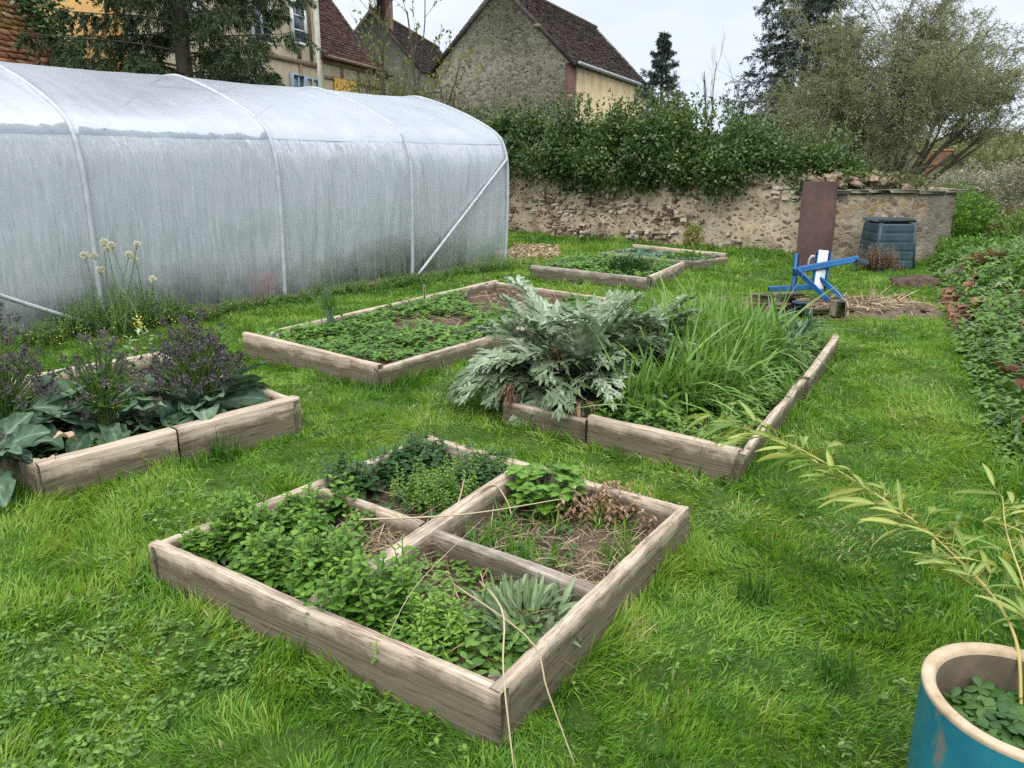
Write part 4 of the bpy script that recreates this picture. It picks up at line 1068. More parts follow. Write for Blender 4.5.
def bushy(name, c, r, n, size, mat, label, seed, cat='bush', twigs=14, tint=.5):
    rng = np.random.default_rng(seed); root = thing(name, (c[0], c[1], 0), label, cat)
    D = unit(rng.normal(0, 1, (n, 3))); c = np.array(c, float); r = np.array(r, float)
    lump = 1 + .55 * (vnoise(D * 1.0 + seed, 2.1, seed, 3) - .5) * 2
    p = c + D * r * (lump * (1 - .6 * rng.random(n) ** 1.4))[:, None]
    a = Acc(); diamonds(a, p, D * .5 + rng.normal(0, .6, (n, 3)) + Z3 * .3, rng.normal(0, 1, (n, 3)), size * rng.uniform(.6, 1.3, n), size * .3,
                        np.clip(tint + .5 * (vnoise(p, 1.2 / max(r), seed + 1, 2) - .5) + rng.normal(0, .18, n), 0, 1)); a.build('foliage', mat, root)
    a = Acc(); e = c + unit(rng.normal(0, 1, (twigs, 3)) + Z3 * .6) * r * 1.05; b = np.broadcast_to(c * np.array((1, 1, 0)) + Z3 * (c[2] - r[2]), e.shape)
    P = np.stack([b + (e - b) * k + rng.normal(0, .05, e.shape) * r * k * (1 - k) * 4 for k in np.linspace(0, 1, 6)], 1)
    tubes(a, P, np.linspace(.025, .006, 6)[None] * max(r), 4, caps=False); a.build('stems', M['twig'], root)
    return root
bushy('budding_shrub', (-3.0, 18.2, 1.95), (1.15, .8, 1.5), 9500, .06, M['yellowleaf'], 'loose shrub in pale yellow-green bud behind the polytunnel ridge', 3, twigs=60, tint=.30)
bushy('budding_shrub', (-1.7, 18.9, 1.75), (.95, .7, 1.45), 8000, .065, M['olive'], 'olive shrub coming into leaf between the polytunnel and the flint barn', 4, twigs=40, tint=.75)
bushy('cypress', (5.55, 28.0, 2.0), (.75, .7, 1.9), 9000, .07, M['olive'], 'rounded olive-green cypress bush below the slender spruce', 5, tint=.55)
bushy('shrub', (4.55, 15.6, 1.65), (.7, .6, .75), 7000, .06, M['hedge'], 'rounded dark green bush rising behind the right part of the hedge', 6, tint=.5)
M['blossom'] = leaf_mat('pale_blossom', [(0, (.12, .12, .08)), (.45, (.30, .29, .23)), (1, (.62, .60, .54))], .8, .25)
bushy('blossom_bush', (19.2, 33.5, .15), (1.2, 1.0, 1.1), 9000, .10, M['blossom'], 'pale blossoming bush beside the distant house across the field', 7, tint=.38)
bushy('blossom_bush', (22.9, 35.5, .1), (1.6, 1.4, 1.75), 12000, .10, M['blossom'], 'large pale blossoming bush at the right edge beyond the field', 8, tint=.36)
bushy('blossom_bush', (16.9, 32.0, -.45), (.9, .8, .6), 6000, .10, M['blossom'], 'lower faded bush just right of the shed roof in the distance', 9, tint=.35)
# wood far beyond the field: one mass
rng = np.random.default_rng(51); a = Acc(); N = 34000
x = rng.uniform(30, 72, N); y = 68 + rng.uniform(0, 26, N); top = 1.2 + 2.4 * vnoise(np.stack([x, y], -1), .16, 5, 3) + 1.2 * sstep((x - 30) / 12)
z = -2 + (top + 1.2) * rng.random(N) ** .6
diamonds(a, np.stack([x, y, z], -1), rng.normal(0, 1, (N, 3)) + Z3 * .6, rng.normal(0, 1, (N, 3)), rng.uniform(.3, .7, N), rng.uniform(.05, .12, N), np.clip(.5 + rng.normal(0, .2, N), 0, 1))
tag(a.build('far_woods', M['olive']), 'hazy brown-green wood closing the view beyond the field', 'woods', kind='stuff')
rng = np.random.default_rng(52); a = Acc(); N = 30000
x = rng.uniform(-90, 130, N); y = 150 + rng.uniform(0, 40, N); top = 3 + 5 * vnoise(np.stack([x, y], -1), .05, 6, 3)
z = -3 + (top + 3) * rng.random(N) ** .6
diamonds(a, np.stack([x, y, z], -1), rng.normal(0, 1, (N, 3)) + Z3 * .6, rng.normal(0, 1, (N, 3)), rng.uniform(1, 2, N), rng.uniform(.2, .5, N), np.clip(.5 + rng.normal(0, .2, N), 0, 1))
tag(a.build('distant_treeline', M['olive']), 'distant line of trees along the horizon', 'trees', kind='stuff')

# rough growth right of the shed
bushy('elder_bush', (8.05, 14.3, .35), (.85, .7, .72), 8000, .07, M['mint'], 'bright green bush just right of the ruined stone shed', 11, tint=.55)
bushy('bramble_bush', (8.9, 13.0, .28), (1.0, .8, .6), 7000, .06, M['weed'], 'low green bramble bush in front of the leaning pale post', 12, tint=.5)
bushy('dead_bramble', (8.75, 13.7, .35), (.45, .4, .5), 2600, .05, M['straw'], 'brown dead brambles between green bushes right of the shed', 13, tint=.12, twigs=50)
bushy('bramble_bush', (7.3, 12.2, .12), (.8, .55, .36), 6500, .055, M['mint'], 'low leafy nettle clump at the foot of the shed right corner', 14, tint=.5)
bushy('bramble_bush', (10.6, 14.5, .15), (1.5, 1.0, .42), 9000, .07, M['weed'], 'green bush at the right edge of the view beyond the shed', 15, tint=.45)
ps = thing('fence_post', (9.35, 14.6, 0), 'pale leaning wooden post among the bushes at the right edge', 'post')
a = Acc(); tubes(a, spline([(9.3, 14.6, -.1), (9.42, 14.6, .45), (9.55, 14.6, .95)], 6), .035, 7); a.build('post', M['wood_grey'], ps)
# ------------------------------------------------------------------ raised beds
def plank(parent, p0, p1, h, th, z0=-.05, tilt=0.0, seed=0, mat='wood', name='plank', warp=.006, ztop1=None, inner=True):
    """board standing on edge from p0 to p1 (outer face line); thickness goes to the left of p0->p1"""
    p0, p1 = np.array(p0, float), np.array(p1, float); L = np.linalg.norm(p1 - p0); u = (p1 - p0) / L
    nx = max(6, int(L / .06)); x = np.linspace(0, L, nx)
    b = .006
    zs = [0, .25, .5, .75, 1]
    prof = [(0, .0)] + [(0, k) for k in (.25, .5, .75)] + [(0, 1 - b / h), (b, 1.0), (th * .5, 1.0), (th - b, 1.0), (th, 1 - b / h)] + [(th, k) for k in (.75, .5, .25)] + [(th, 0)]
    V = np.zeros((nx, len(prof), 3)); h1 = h if ztop1 is None else ztop1
    hx = h + (h1 - h) * x / L
    for j, (o, k) in enumerate(prof): V[:, j, 0] = x; V[:, j, 1] = o + tilt * k * h; V[:, j, 2] = z0 + (hx - z0) * k
    s = seed * 7.3
    V[:, :, 1] += (vnoise(np.stack([V[:, :, 0] + s, V[:, :, 2] * 2], -1), 1.6, seed, 2) - .5) * warp * 2.2
    V[:, :, 2] += (vnoise(np.stack([V[:, :, 0] + s, V[:, :, 1]], -1), 2.2, seed + 1, 2) - .5) * warp * 2.2 * (np.array([k for o, k in prof]) > .6)
    V += (vnoise(V + s, 22, seed + 2)[..., None] - .5) * .004
    a = Acc(); grid(a, V)
    n = len(prof); a.F.append(np.arange(n)[None]); a.F.append((np.arange(n) + (nx - 1) * n)[None, ::-1]); a.M += [np.zeros(1, np.int32)] * 2
    ob = a.build(name, M[mat]); loc = Vector((p0[0], p0[1], 0))
    ob.parent = parent; ob.location = loc - parent.location; ob.rotation_euler = (0, 0, math.atan2(u[1], u[0]))
    return ob
def soil(parent, poly, z, seed, amp=.05, mat='soil', inset=.02):
    q = np.array(poly); c = q.mean(0); q = c + (q - c) * (1 - inset); n = 40
    s, t = np.meshgrid(np.linspace(0, 1, n), np.linspace(0, 1, n), indexing='ij')
    P = (q[0] * ((1 - s) * (1 - t))[..., None] + q[1] * (s * (1 - t))[..., None] + q[2] * (s * t)[..., None] + q[3] * ((1 - s) * t)[..., None])
    Z = z + (vnoise(P, 3, seed, 3) - .5) * amp * 2
    a = Acc(); grid(a, np.concatenate([P, Z[..., None]], -1)); return a.build('soil', M[mat], parent, smooth=True)
def mid(p, q, t=.5): return tuple(np.array(p) * (1 - t) + np.array(q) * t)
T_ = .045
fb = thing('raised_bed', (-.3, 2.9, 0), 'square timber raised bed in the foreground divided into four by crossed planks', 'raised bed')
A_, D_, C_, B_ = BED_FRONT
plank(fb, B_, A_, .158, .045, seed=1)                                     # near left board (thickness inwards)
plank(fb, A_, D_, .158, T_, seed=2)
plank(fb, D_, C_, .155, T_, seed=3)
plank(fb, C_, B_, .155, T_, seed=4)
ab, dc, bc, ad = mid(B_, A_, .535), mid(D_, C_, .55), mid(C_, B_, .5), mid(A_, D_, .47)
inw = lambda p, q, d: tuple(np.array(p) + unit(np.array(q) - np.array(p)) * d)
plank(fb, inw(ab, dc, .055), inw(dc, ab, .05), .152, .070, seed=5)
X_ = mid(ab, dc, .5)
u_ = unit(np.array(dc) - np.array(ab)); r_ = np.array((u_[1], -u_[0]))
pr = np.array(X_) + r_ * .004 - u_ * .02; pl = np.array(X_) - r_ * .08
plank(fb, inw(ad, pr, .05), tuple(pr), .142, .052, seed=6, mat='wood_grey')
plank(fb, tuple(pl), inw(bc, pl, .05), .145, .045, seed=7)
a = Acc(); c = np.array(A_) + unit(np.array(C_) - np.array(A_)) * .10; bevbox(a, (c[0], c[1], .05), (.045, .045, .17), b=.004); a.build('corner_post', M['wood_grey'], fb)
soil(fb, BED_FRONT, .03, 1, .03)

lb = thing('raised_bed', (-2.5, 4.6, 0), 'timber raised bed at the left full of sprouting broccoli', 'raised bed')
F_, BR, BL, FL = BED_LEFT
k = .46
m1 = mid(FL, F_, k)
plank(lb, FL, m1, .20, .085, seed=11); plank(lb, inw(m1, F_, .012), F_, .20, .075, seed=12, tilt=.04)
plank(lb, F_, BR, .19, .05, seed=13); plank(lb, BR, BL, .20, .05, seed=14)
plank(lb, BL, inw(FL, BL, .09), .16, .06, seed=15)
soil(lb, BED_LEFT, .08, 2, .04)

mb = thing('raised_bed', (-.45, 7.5, 0), 'long timber raised bed of low green leaves beside the polytunnel', 'raised bed')
N_, R_, K_, L_ = BED_MID
plank(mb, L_, N_, .20, .05, seed=21, ztop1=.18); plank(mb, N_, mid(N_, R_, .5), .15, .05, seed=22); plank(mb, mid(N_, R_, .505), R_, .15, .05, seed=23)
plank(mb, R_, K_, .15, .05, seed=24); plank(mb, K_, mid(K_, L_, .47), .17, .05, seed=25); plank(mb, mid(K_, L_, .475), mid(K_, L_, .90), .17, .05, seed=26)
plank(mb, mid(K_, L_, .955), L_, .17, .05, seed=27)
soil(mb, BED_MID, .07, 3, .05)

rbd = thing('raised_bed', (1.4, 5.6, 0), 'timber raised bed holding the cardoons, leeks and tall green blades', 'raised bed')
N_, R_, K_, L_ = BED_RIGHT
lm = mid(L_, N_, .40)
plank(rbd, L_, lm, .14, .05, seed=31, tilt=-.1); plank(rbd, inw(lm, N_, .01), N_, .17, .05, seed=32)
rm = mid(N_, R_, .50); rm2 = tuple(np.array(rm) + np.array((.03, -.015)))
plank(rbd, N_, rm, .15, .045, seed=33, tilt=-.25, warp=.012); plank(rbd, rm2, mid(N_, R_, .94), .16, .055, seed=34, tilt=-.15, warp=.010)
plank(rbd, mid(N_, R_, .965), R_, .14, .05, seed=35); plank(rbd, R_, K_, .10, .05, seed=36); plank(rbd, K_, L_, .16, .05, seed=37)
soil(rbd, BED_RIGHT, .06, 4, .05)

sb = thing('raised_bed', (1.4, 11.1, 0), 'small timber raised bed of dark leaves beyond the cardoons', 'raised bed')
N_, R_, K_, L_ = BED_SMALL
plank(sb, L_, N_, .17, .05, seed=41, mat='wood_grey'); plank(sb, N_, R_, .19, .05, seed=42); plank(sb, R_, K_, .12, .05, seed=43); plank(sb, K_, L_, .12, .05, seed=44)
soil(sb, BED_SMALL, .06, 5, .05)
fbd = thing('raised_bed', (2.4, 12.7, 0), 'farthest timber raised bed below the rubble garden wall', 'raised bed')
N_, R_, K_, L_ = BED_FAR
plank(fbd, L_, N_, .13, .05, seed=51, mat='wood_grey'); plank(fbd, N_, R_, .12, .05, seed=52); plank(fbd, R_, K_, .18, .05, seed=53); plank(fbd, K_, L_, .12, .05, seed=54)
soil(fbd, BED_FAR, .05, 6, .06)
# ------------------------------------------------------------------ plant builders
def in_poly(poly, n, rng, shrink=.94):
    q = np.array(poly); c = q.mean(0); q = c + (q - c) * shrink; lo, hi = q.min(0), q.max(0); out = np.zeros((0, 2))
    while len(out) < n:
        p = lo + (hi - lo) * rng.random((n * 2, 2)); out = np.concatenate([out, p[inpoly(p[:, 0], p[:, 1], [tuple(v) for v in q])]])
    return out[:n]
def leafy_stems(al, ast, bases, H, npair, LL, LW, rng, lean=.25, elev=.45, tip=1.5, tint=.5, droop=.45, fold=.35, alt=False, prof=(.15, .75, 1, .7, .05), stemr=.0022):
    N = len(bases); H = np.broadcast_to(H, (N,))
    az = rng.uniform(0, 6.28, N); ln = rng.normal(0, lean, N)
    dv = unit(np.stack([np.cos(az) * ln, np.sin(az) * ln, np.ones(N)], -1))
    tops = bases + dv * H[:, None]
    tubes(ast, np.stack([bases, (bases + tops) / 2, tops], 1), stemr, 3, tint=rng.random(N), caps=False)
    k = np.arange(npair); f = (.18 + .82 * (k + .6) / npair)
    pos = bases[:, None] + dv[:, None] * (H[:, None] * f[None])[..., None]
    a0 = rng.uniform(0, 6.28, (N, 1)) + k[None] * (2.4 if alt else math.pi / 2)
    for s in ((0,) if alt else (0, math.pi)):
        aa = a0 + s + rng.normal(0, .2, (N, npair)); el = elev + tip * .35 * f[None] ** 3 + rng.normal(0, .22, (N, npair))
        d = np.stack([np.cos(aa) * np.cos(el), np.sin(aa) * np.cos(el), np.sin(el)], -1).reshape(-1, 3)
        sd = np.stack([-np.sin(aa), np.cos(aa), 0 * aa], -1).reshape(-1, 3) + rng.normal(0, .15, (N * npair, 3))
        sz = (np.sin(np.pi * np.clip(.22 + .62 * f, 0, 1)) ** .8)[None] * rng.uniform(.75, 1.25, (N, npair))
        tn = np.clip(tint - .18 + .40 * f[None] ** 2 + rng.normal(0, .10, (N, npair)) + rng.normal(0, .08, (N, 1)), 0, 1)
        ribbons(al, pos.reshape(-1, 3), d, sd, (LL * sz).ravel(), (LW * sz).ravel(), prof, droop=droop, tint=tn.ravel(), fold=fold)
def arch(base, az, e0, e1, L, K):
    t = np.linspace(0, 1, K); el = e0 + (e1 - e0) * t ** 1.15
    st = L / (K - 1); r = np.concatenate([[0], np.cumsum(np.cos(el[:-1]) * st)]); z = np.concatenate([[0], np.cumsum(np.sin(el[:-1]) * st)])
    P = np.array(base) + np.stack([np.cos(az) * r, np.sin(az) * r, z], -1)
    T = np.stack([np.cos(az) * np.cos(el), np.sin(az) * np.cos(el), np.sin(el)], -1)
    S = np.broadcast_to(np.array([-math.sin(az), math.cos(az), 0.0]), T.shape)
    return t, P, T, S, np.cross(S, T) * -1
def broadleaf(acc, base, az, e0, e1, L, W, rng, tint=.5, wavy=.18, cup=.25, petiole=.25, roll=0.0, K=13, C=7, vein=0.0):
    t, P, T, S, Nn = arch(base, az, e0, e1, L, K)
    Nn = np.where(Nn[:, 2:3] < 0, Nn, Nn)
    S2 = S * math.cos(roll) + np.cross(T, S) * math.sin(roll)
    x = np.linspace(-1, 1, C); tp = np.clip((t - petiole) / (1 - petiole), 0, 1)
    w = W * np.where(t < petiole, .07, np.sin(np.pi * np.clip(tp, .03, .985) ** .85) ** .7 + .03)
    sd = rng.uniform(0, 99)
    ph = np.stack(np.meshgrid(t * 6.5 + sd, x * 1.6, indexing='ij'), -1)
    rip = (vnoise(ph, 1.6, int(sd)) - .5) * 2 * wavy * np.abs(x)[None] ** 1.3
    up = np.cross(T, S2); up = np.where(up[:, 2:3] < 0, -up, up)
    V = P[:, None] + S2[:, None] * (x[None] * w[:, None])[..., None] + up[:, None] * ((cup * x[None] ** 2 + rip) * w[:, None])[..., None]
    tn = np.clip(tint + .40 * np.exp(-(x / .10) ** 2)[None] + vein * (np.sin(t[:, None] * 30 - np.abs(x)[None] * 6) > .80) + rng.normal(0, .05, (K, C)), 0, 1)
    grid(acc, V, tn)
def pinnate(acc, base, az, e0, e1, L, W, rng, tint=.5, nl=11):
    """deeply cut cardoon leaf: arching midrib with toothed lobes"""
    K = 24; t, P, T, S, Nn = arch(base, az, e0, e1, L, K)
    sw = rng.normal(0, .06) ; P = P + S * (np.sin(t * 3) * sw * L)[:, None]
    up = np.cross(T, S); up = np.where(up[:, 2:3] < 0, -up, up)
    # midrib with thin wings
    w = W * (.10 * (1 - t) + .05) ; hw = np.stack([-w, -w * .3, w * .3, w], 1)
    V = P[:, None] + S[:, None] * hw[..., None] + up[:, None] * (np.array([.0, -.35, -.35, .0]) * w[:, None])[..., None]
    grid(acc, V, np.clip(tint + .33 + rng.normal(0, .05, (K, 4)), 0, 1))
    i = np.linspace(4, K - 2, nl); k = i.astype(int); tt = t[k]
    prof_l = np.sin(np.pi * (.10 + .86 * tt)) ** .75
    B, Dd, Ss, LLn, WWn, Tn = [], [], [], [], [], []
    for sg in (-1, 1):
        ln = W * prof_l * rng.uniform(.8, 1.15, nl)
        tw = rng.normal(.10, .22, nl)[:, None]
        d = unit(S[k] * sg * .78 + T[k] * (.45 + .55 * tt)[:, None] + up[k] * tw)
        B.append(P[k]); Dd.append(d); Ss.append(T[k] + up[k] * .35 * sg); LLn.append(ln); WWn.append(.125 * ln + .005); Tn.append(np.clip(tint + rng.normal(0, .10, nl), 0, 1))
        for f, sgn, sc in ((.28, 1, .55), (.50, 1, .46), (.70, 1, .34), (.38, -1, .42), (.62, -1, .34)):  # teeth on both edges of the lobe
            b2 = P[k] + d * (ln * f)[:, None]; d2 = unit(d * .62 + T[k] * sgn * .75 + up[k] * rng.normal(.08, .2, nl)[:, None])
            B.append(b2); Dd.append(d2); Ss.append(d * 1.0 + up[k] * .3); LLn.append(ln * sc); WWn.append(.058 * ln + .003); Tn.append(np.clip(tint + .04 + rng.normal(0, .12, nl), 0, 1))
    B, Dd, Ss = map(np.concatenate, (B, Dd, Ss))
    ribbons(acc, B, Dd, Ss, np.concatenate(LLn), np.concatenate(WWn), (1, .95, .62, .06), droop=.22, tint=np.concatenate(Tn), fold=.25)
    e_ = P[-2:-1]; ribbons(acc, e_, T[-2:-1], S[-2:-1], W * .35, W * .10, (1, .8, .5, .05), droop=.2, tint=tint)
def scatter_straw(name, poly, n, z, Lr, rng, label=None, cat='straw', mat='straw', w=.0016):
    p = in_poly(poly, n, rng); p = p[bed_dist(p[:, 0], p[:, 1]) > min(.12, Lr[1] * .5)]; n = len(p); a = Acc(); az = rng.uniform(0, 6.28, n); el = rng.normal(.12, .22, n)
    d = np.stack([np.cos(az) * np.cos(el), np.sin(az) * np.cos(el), np.sin(el)], -1)
    ribbons(a, np.concatenate([p, z + rng.uniform(0, .035, n)[:, None]], -1), d, np.stack([-np.sin(az), np.cos(az), az * 0 + .3], -1), rng.uniform(*Lr, n), w * rng.uniform(.6, 1.8, n), (.8, 1, .8, .3), droop=rng.uniform(0, .4, n), tint=np.clip(rng.normal(.5, .25, n), 0, 1))
    return tag(a.build(name, M[mat]), label, cat, kind='stuff')
def groundcover(name, poly, n, z, size, mat, rng, label, hgt=.10, patchy=.0, fold=.3, cat='plants', petals=3, tint=.5, nsc=2.5, kind='stuff'):
    """low leafy carpet: little stalks each with a few leaflets"""
    p = in_poly(poly, n, rng)
    k = (vnoise(p, nsc, rng.integers(99), 2) > patchy) & (bed_dist(p[:, 0], p[:, 1]) > .065); p = p[k]; n = len(p)
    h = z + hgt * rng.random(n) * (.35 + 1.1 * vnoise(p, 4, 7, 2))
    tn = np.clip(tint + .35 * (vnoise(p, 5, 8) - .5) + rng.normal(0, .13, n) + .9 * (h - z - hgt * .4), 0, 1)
    a = Acc(); az0 = rng.uniform(0, 6.28, n)
    for j in range(petals):
        az = az0 + j * 6.28 / petals + rng.normal(0, .2, n); el = rng.normal(.30, .3, n)
        d = np.stack([np.cos(az) * np.cos(el), np.sin(az) * np.cos(el), np.sin(el)], -1)
        ribbons(a, np.concatenate([p, h[:, None]], -1), d, np.stack([-np.sin(az), np.cos(az), 0 * az], -1), size * rng.uniform(.7, 1.35, n), size * .36 * rng.uniform(.8, 1.2, n), (.2, .9, 1, .06), droop=.35, tint=tn, fold=fold)
    return tag(a.build(name, M[mat]), label, cat, kind=kind)
def grass_tuft(acc, c, n, r, L, w, rng, lean=.5, tint=.5, droop=.5, fold=.4, prof=(.8, 1, .95, .75, .45, .04), archy=0.0):
    az = rng.uniform(0, 6.28, n); ln = np.abs(rng.normal(0, lean, n)); rr = r * np.sqrt(rng.random(n)); a2 = rng.uniform(0, 6.28, n)
    base = np.stack([c[0] + rr * np.cos(a2), c[1] + rr * np.sin(a2), np.full(n, c[2])], -1)
    d = np.stack([np.cos(az) * np.sin(ln), np.sin(az) * np.sin(ln), np.cos(ln)], -1); sa = az + math.pi / 2 + rng.normal(0, .6, n)
    ribbons(acc, base, d, np.stack([np.cos(sa), np.sin(sa), 0 * sa], -1), L * rng.uniform(.55, 1.2, n), w * rng.uniform(.6, 1.25, n), prof, droop=np.clip(rng.normal(droop, droop * .6, n), 0, 1.2) * (.3 + ln) + archy * rng.random(n) ** 1.6, bend=(np.stack([np.cos(az), np.sin(az), 0 * az], -1) * (archy * .75 * rng.random(n))[:, None]), tint=np.clip(tint + rng.normal(0, .16, n), 0, 1), fold=fold)

# ------------------------------------------------------------------ front bed
qB = [B_F, ab, tuple(X_), bc] if False else [BED_FRONT[3], ab, tuple(X_), bc]
qA = [ab, BED_FRONT[0], ad, tuple(X_)]; qD = [ad, BED_FRONT[1], dc, tuple(X_)]; qC = [tuple(X_), dc, BED_FRONT[2], bc]
rng = np.random.default_rng(101)
al, as_ = Acc(), Acc()
p = in_poly(qB, 430, rng, .92); cxy = np.array(qB).mean(0)
dx = (p - np.array(X_)); k = np.linalg.norm(dx, axis=1) > .30 + .12 * rng.random(len(p)); p = p[k]
p = np.concatenate([p, in_poly([BED_FRONT[3], ab, mid(ab, X_, .35), mid(BED_FRONT[3], bc, .45)], 260, rng, .9)])
p = p + (vnoise(np.stack([p, p[:, ::-1] * 1.3], 1), 9, 5) - .5) * .09; cl = vnoise(p, 9.5, 15); p = p[(cl > .36) & (bed_dist(p[:, 0], p[:, 1]) > .075)]; n = len(p); cl = vnoise(p, 9.5, 15)
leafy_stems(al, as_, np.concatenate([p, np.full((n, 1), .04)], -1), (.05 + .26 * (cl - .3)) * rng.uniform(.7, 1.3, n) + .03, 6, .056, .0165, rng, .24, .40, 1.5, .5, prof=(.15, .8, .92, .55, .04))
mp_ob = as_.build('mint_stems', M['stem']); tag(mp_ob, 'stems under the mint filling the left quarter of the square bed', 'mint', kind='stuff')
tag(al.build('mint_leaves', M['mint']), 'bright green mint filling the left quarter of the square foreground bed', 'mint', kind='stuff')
scatter_straw('dry_straw', [mid(X_, ab, .45), tuple(X_), mid(X_, bc, .5), tuple(cxy)], 420, .05, (.06, .26), rng, 'dry straw and stems lying by the plank crossing of the square bed')
# near quarter
mc = thing('mint_clump', (-.47, 2.36, .03), 'clump of upright bright green leafy stalks beside the middle plank of the square bed', 'plant')
al, as_ = Acc(), Acc(); p = np.array((-.50, 2.37)) + rng.normal(0, .075, (44, 2)); p = p[inpoly(p[:, 0], p[:, 1], qA)]
leafy_stems(al, as_, np.concatenate([p, np.full((len(p), 1), .03)], -1), rng.uniform(.16, .28, len(p)), 8, .060, .012, rng, .14, .5, 1.2, .52)
al.build('leaves', M['mint'], mc); as_.build('stems', M['stem'], mc)
hc = thing('herb_clump', (-.27, 2.22, .03), 'pale green narrow-leaved herb clump between the mint stalks and the woolly plant', 'plant')
al, as_ = Acc(), Acc(); p = np.array((-.27, 2.24)) + rng.normal(0, .075, (60, 2)); p = p[inpoly(p[:, 0], p[:, 1], qA)]
leafy_stems(al, as_, np.concatenate([p, np.full((len(p), 1), .03)], -1), rng.uniform(.09, .19, len(p)), 7, .052, .007, rng, .25, .55, 1.0, .72)
al.build('leaves', M['mint'], hc); as_.build('stems', M['stem'], hc)
lp = thing('woolly_plant', (.06, 2.36, .03), 'silvery green woolly-leaved plant in the near quarter of the square bed', 'plant')
al = Acc()
for i in range(210):
    az = rng.uniform(0, 6.28); e0 = rng.uniform(.35, 1.5); r = rng.random() ** .55 * .15
    broadleaf(al, (.05 + r * math.cos(az + .4), 2.36 + r * math.sin(az + .4), .03 + rng.uniform(0, .03)), az + rng.normal(0, .6), e0, e0 - rng.uniform(.0, 1.1), rng.uniform(.075, .165), rng.uniform(.008, .0135), rng, rng.uniform(.2, .8), .25, .4, .15, rng.normal(0, .5))
al.build('leaves', M['lamb'], lp, smooth=True)
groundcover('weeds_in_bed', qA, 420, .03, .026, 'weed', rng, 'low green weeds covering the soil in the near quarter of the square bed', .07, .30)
fw = thing('leafy_weed', (.06, 2.10, .03), 'dark green leafy weeds just inside the front corner of the square bed', 'plant')
al, as_ = Acc(), Acc(); p = np.array((.02, 2.12)) + rng.normal(0, .085, (60, 2)); p = p[inpoly(p[:, 0], p[:, 1], qA) & (bed_dist(p[:, 0], p[:, 1]) > .10)]
leafy_stems(al, as_, np.concatenate([p, np.full((len(p), 1), .03)], -1), rng.uniform(.05, .13, len(p)), 4, .06, .016, rng, .4, .3, 1.0, .4)
al.build('leaves', M['weed'], fw); as_.build('stems', M['stem'], fw)
scatter_straw('dead_stems', qA, 200, .05, (.06, .18), rng, 'thin dead brown stems lying in the near quarter of the square bed', 'stems', 'dry')
# right quarter
st = thing('strawberry_plant', (.14, 3.34, .03), 'round-leaved green plant in the right quarter of the square bed under the back board', 'plant')
al = Acc(); as_ = Acc()
for i in range(70):
    az = rng.uniform(0, 6.28); r = .17 * rng.random() ** .5; h = rng.uniform(.06, .20)
    b = np.array((.15 + r * math.cos(az), 3.33 + r * math.sin(az) * .8, h))
    tubes(as_, np.array([(.15, 3.33, .03), (b + np.array((.15, 3.33, .06))) / 2, b]), .0018, 3, caps=False)
    for j in range(3): broadleaf(al, b, az + (j - 1) * 1.3, rng.uniform(.1, .6), -.4, rng.uniform(.05, .075), .024, rng, rng.uniform(.35, .7), .2, .15, .05)
al.build('leaves', M['mint'], st, smooth=True); as_.build('stems', M['stem'], st)
scatter_straw('dead_grass', qD, 900, .030, (.05, .17), rng, 'matted dead grass and twigs covering the right quarter of the square bed', 'grass', 'straw', .0011)
a = Acc()
for i in range(18):
    c = in_poly(qD, 1, rng, .8)[0]; grass_tuft(a, (c[0], c[1], .03), 26, .06, .17, .0035, rng, .8, .42, .7)
tag(a.build('grass_tufts', M['grass']), 'thin green grass growing through the dead grass in the right quarter', 'grass', kind='stuff')
groundcover('small_weeds', qD, 260, .03, .024, 'darkleaf', rng, 'small dark weeds scattered in the right quarter of the square bed', .06, .45)
db = thing('dead_bush', (.47, 3.26, .03), 'dead brown twiggy weed leaning on the back board of the square bed', 'dead plant')
al, as_ = Acc(), Acc(); p = np.array((.44, 3.22)) + rng.normal(0, .06, (60, 2)) * np.array((1.4, 1))
leafy_stems(al, as_, np.concatenate([p, np.full((len(p), 1), .03)], -1), rng.uniform(.08, .19, len(p)), 6, .03, .008, rng, .6, .2, .2, .4, .8)
al.build('leaves', M['dry'], db); as_.build('stems', M['dry'], db)
# back quarter
pb = thing('parsley_bush', (-.63, 3.70, .03), 'dark green parsley-like bush at the back corner of the square bed', 'plant')
al, as_ = Acc(), Acc(); p = np.concatenate([np.array((-.55, 3.74)) + rng.normal(0, .11, (80, 2)), np.array((-.80, 3.45)) + rng.normal(0, .07, (40, 2))]); p = p[inpoly(p[:, 0], p[:, 1], qC)]
leafy_stems(al, as_, np.concatenate([p, np.full((len(p), 1), .03)], -1), rng.uniform(.10, .26, len(p)), 6, .05, .017, rng, .35, .3, 1, .45)
al.build('leaves', M['darkleaf'], pb); as_.build('stems', M['stem'], pb)
for (x, y, nn_, lab, hh) in ((-.38, 3.36, 90, 'yellow-green small-leaved herb behind the crossing of the planks', .20), (-.05, 3.66, 60, 'yellow-green small-leaved herb against the end of the long middle plank', .19)):
    yh = thing('yellow_herb', (x, y, .03), lab, 'plant', 'yellow-green herbs in the back quarter')
    al, as_ = Acc(), Acc(); p = np.array((x, y)) + rng.normal(0, .075, (nn_, 2)); p = p[inpoly(p[:, 0], p[:, 1], qC)]
    leafy_stems(al, as_, np.concatenate([p, np.full((len(p), 1), .03)], -1), rng.uniform(.10, hh + .04, len(p)), 11, .022, .006, rng, .3, .4, .8, .70)
    al.build('leaves', M['mint'], yh); as_.build('stems', M['stem'], yh)
dp = thing('dark_bush', (-.02, 3.50, .03), 'dark leafy bush in the back quarter beside the long middle plank', 'plant')
al, as_ = Acc(), Acc(); p = np.array((-.13, 3.62)) + rng.normal(0, .07, (50, 2)); p = p[inpoly(p[:, 0], p[:, 1], qC)]
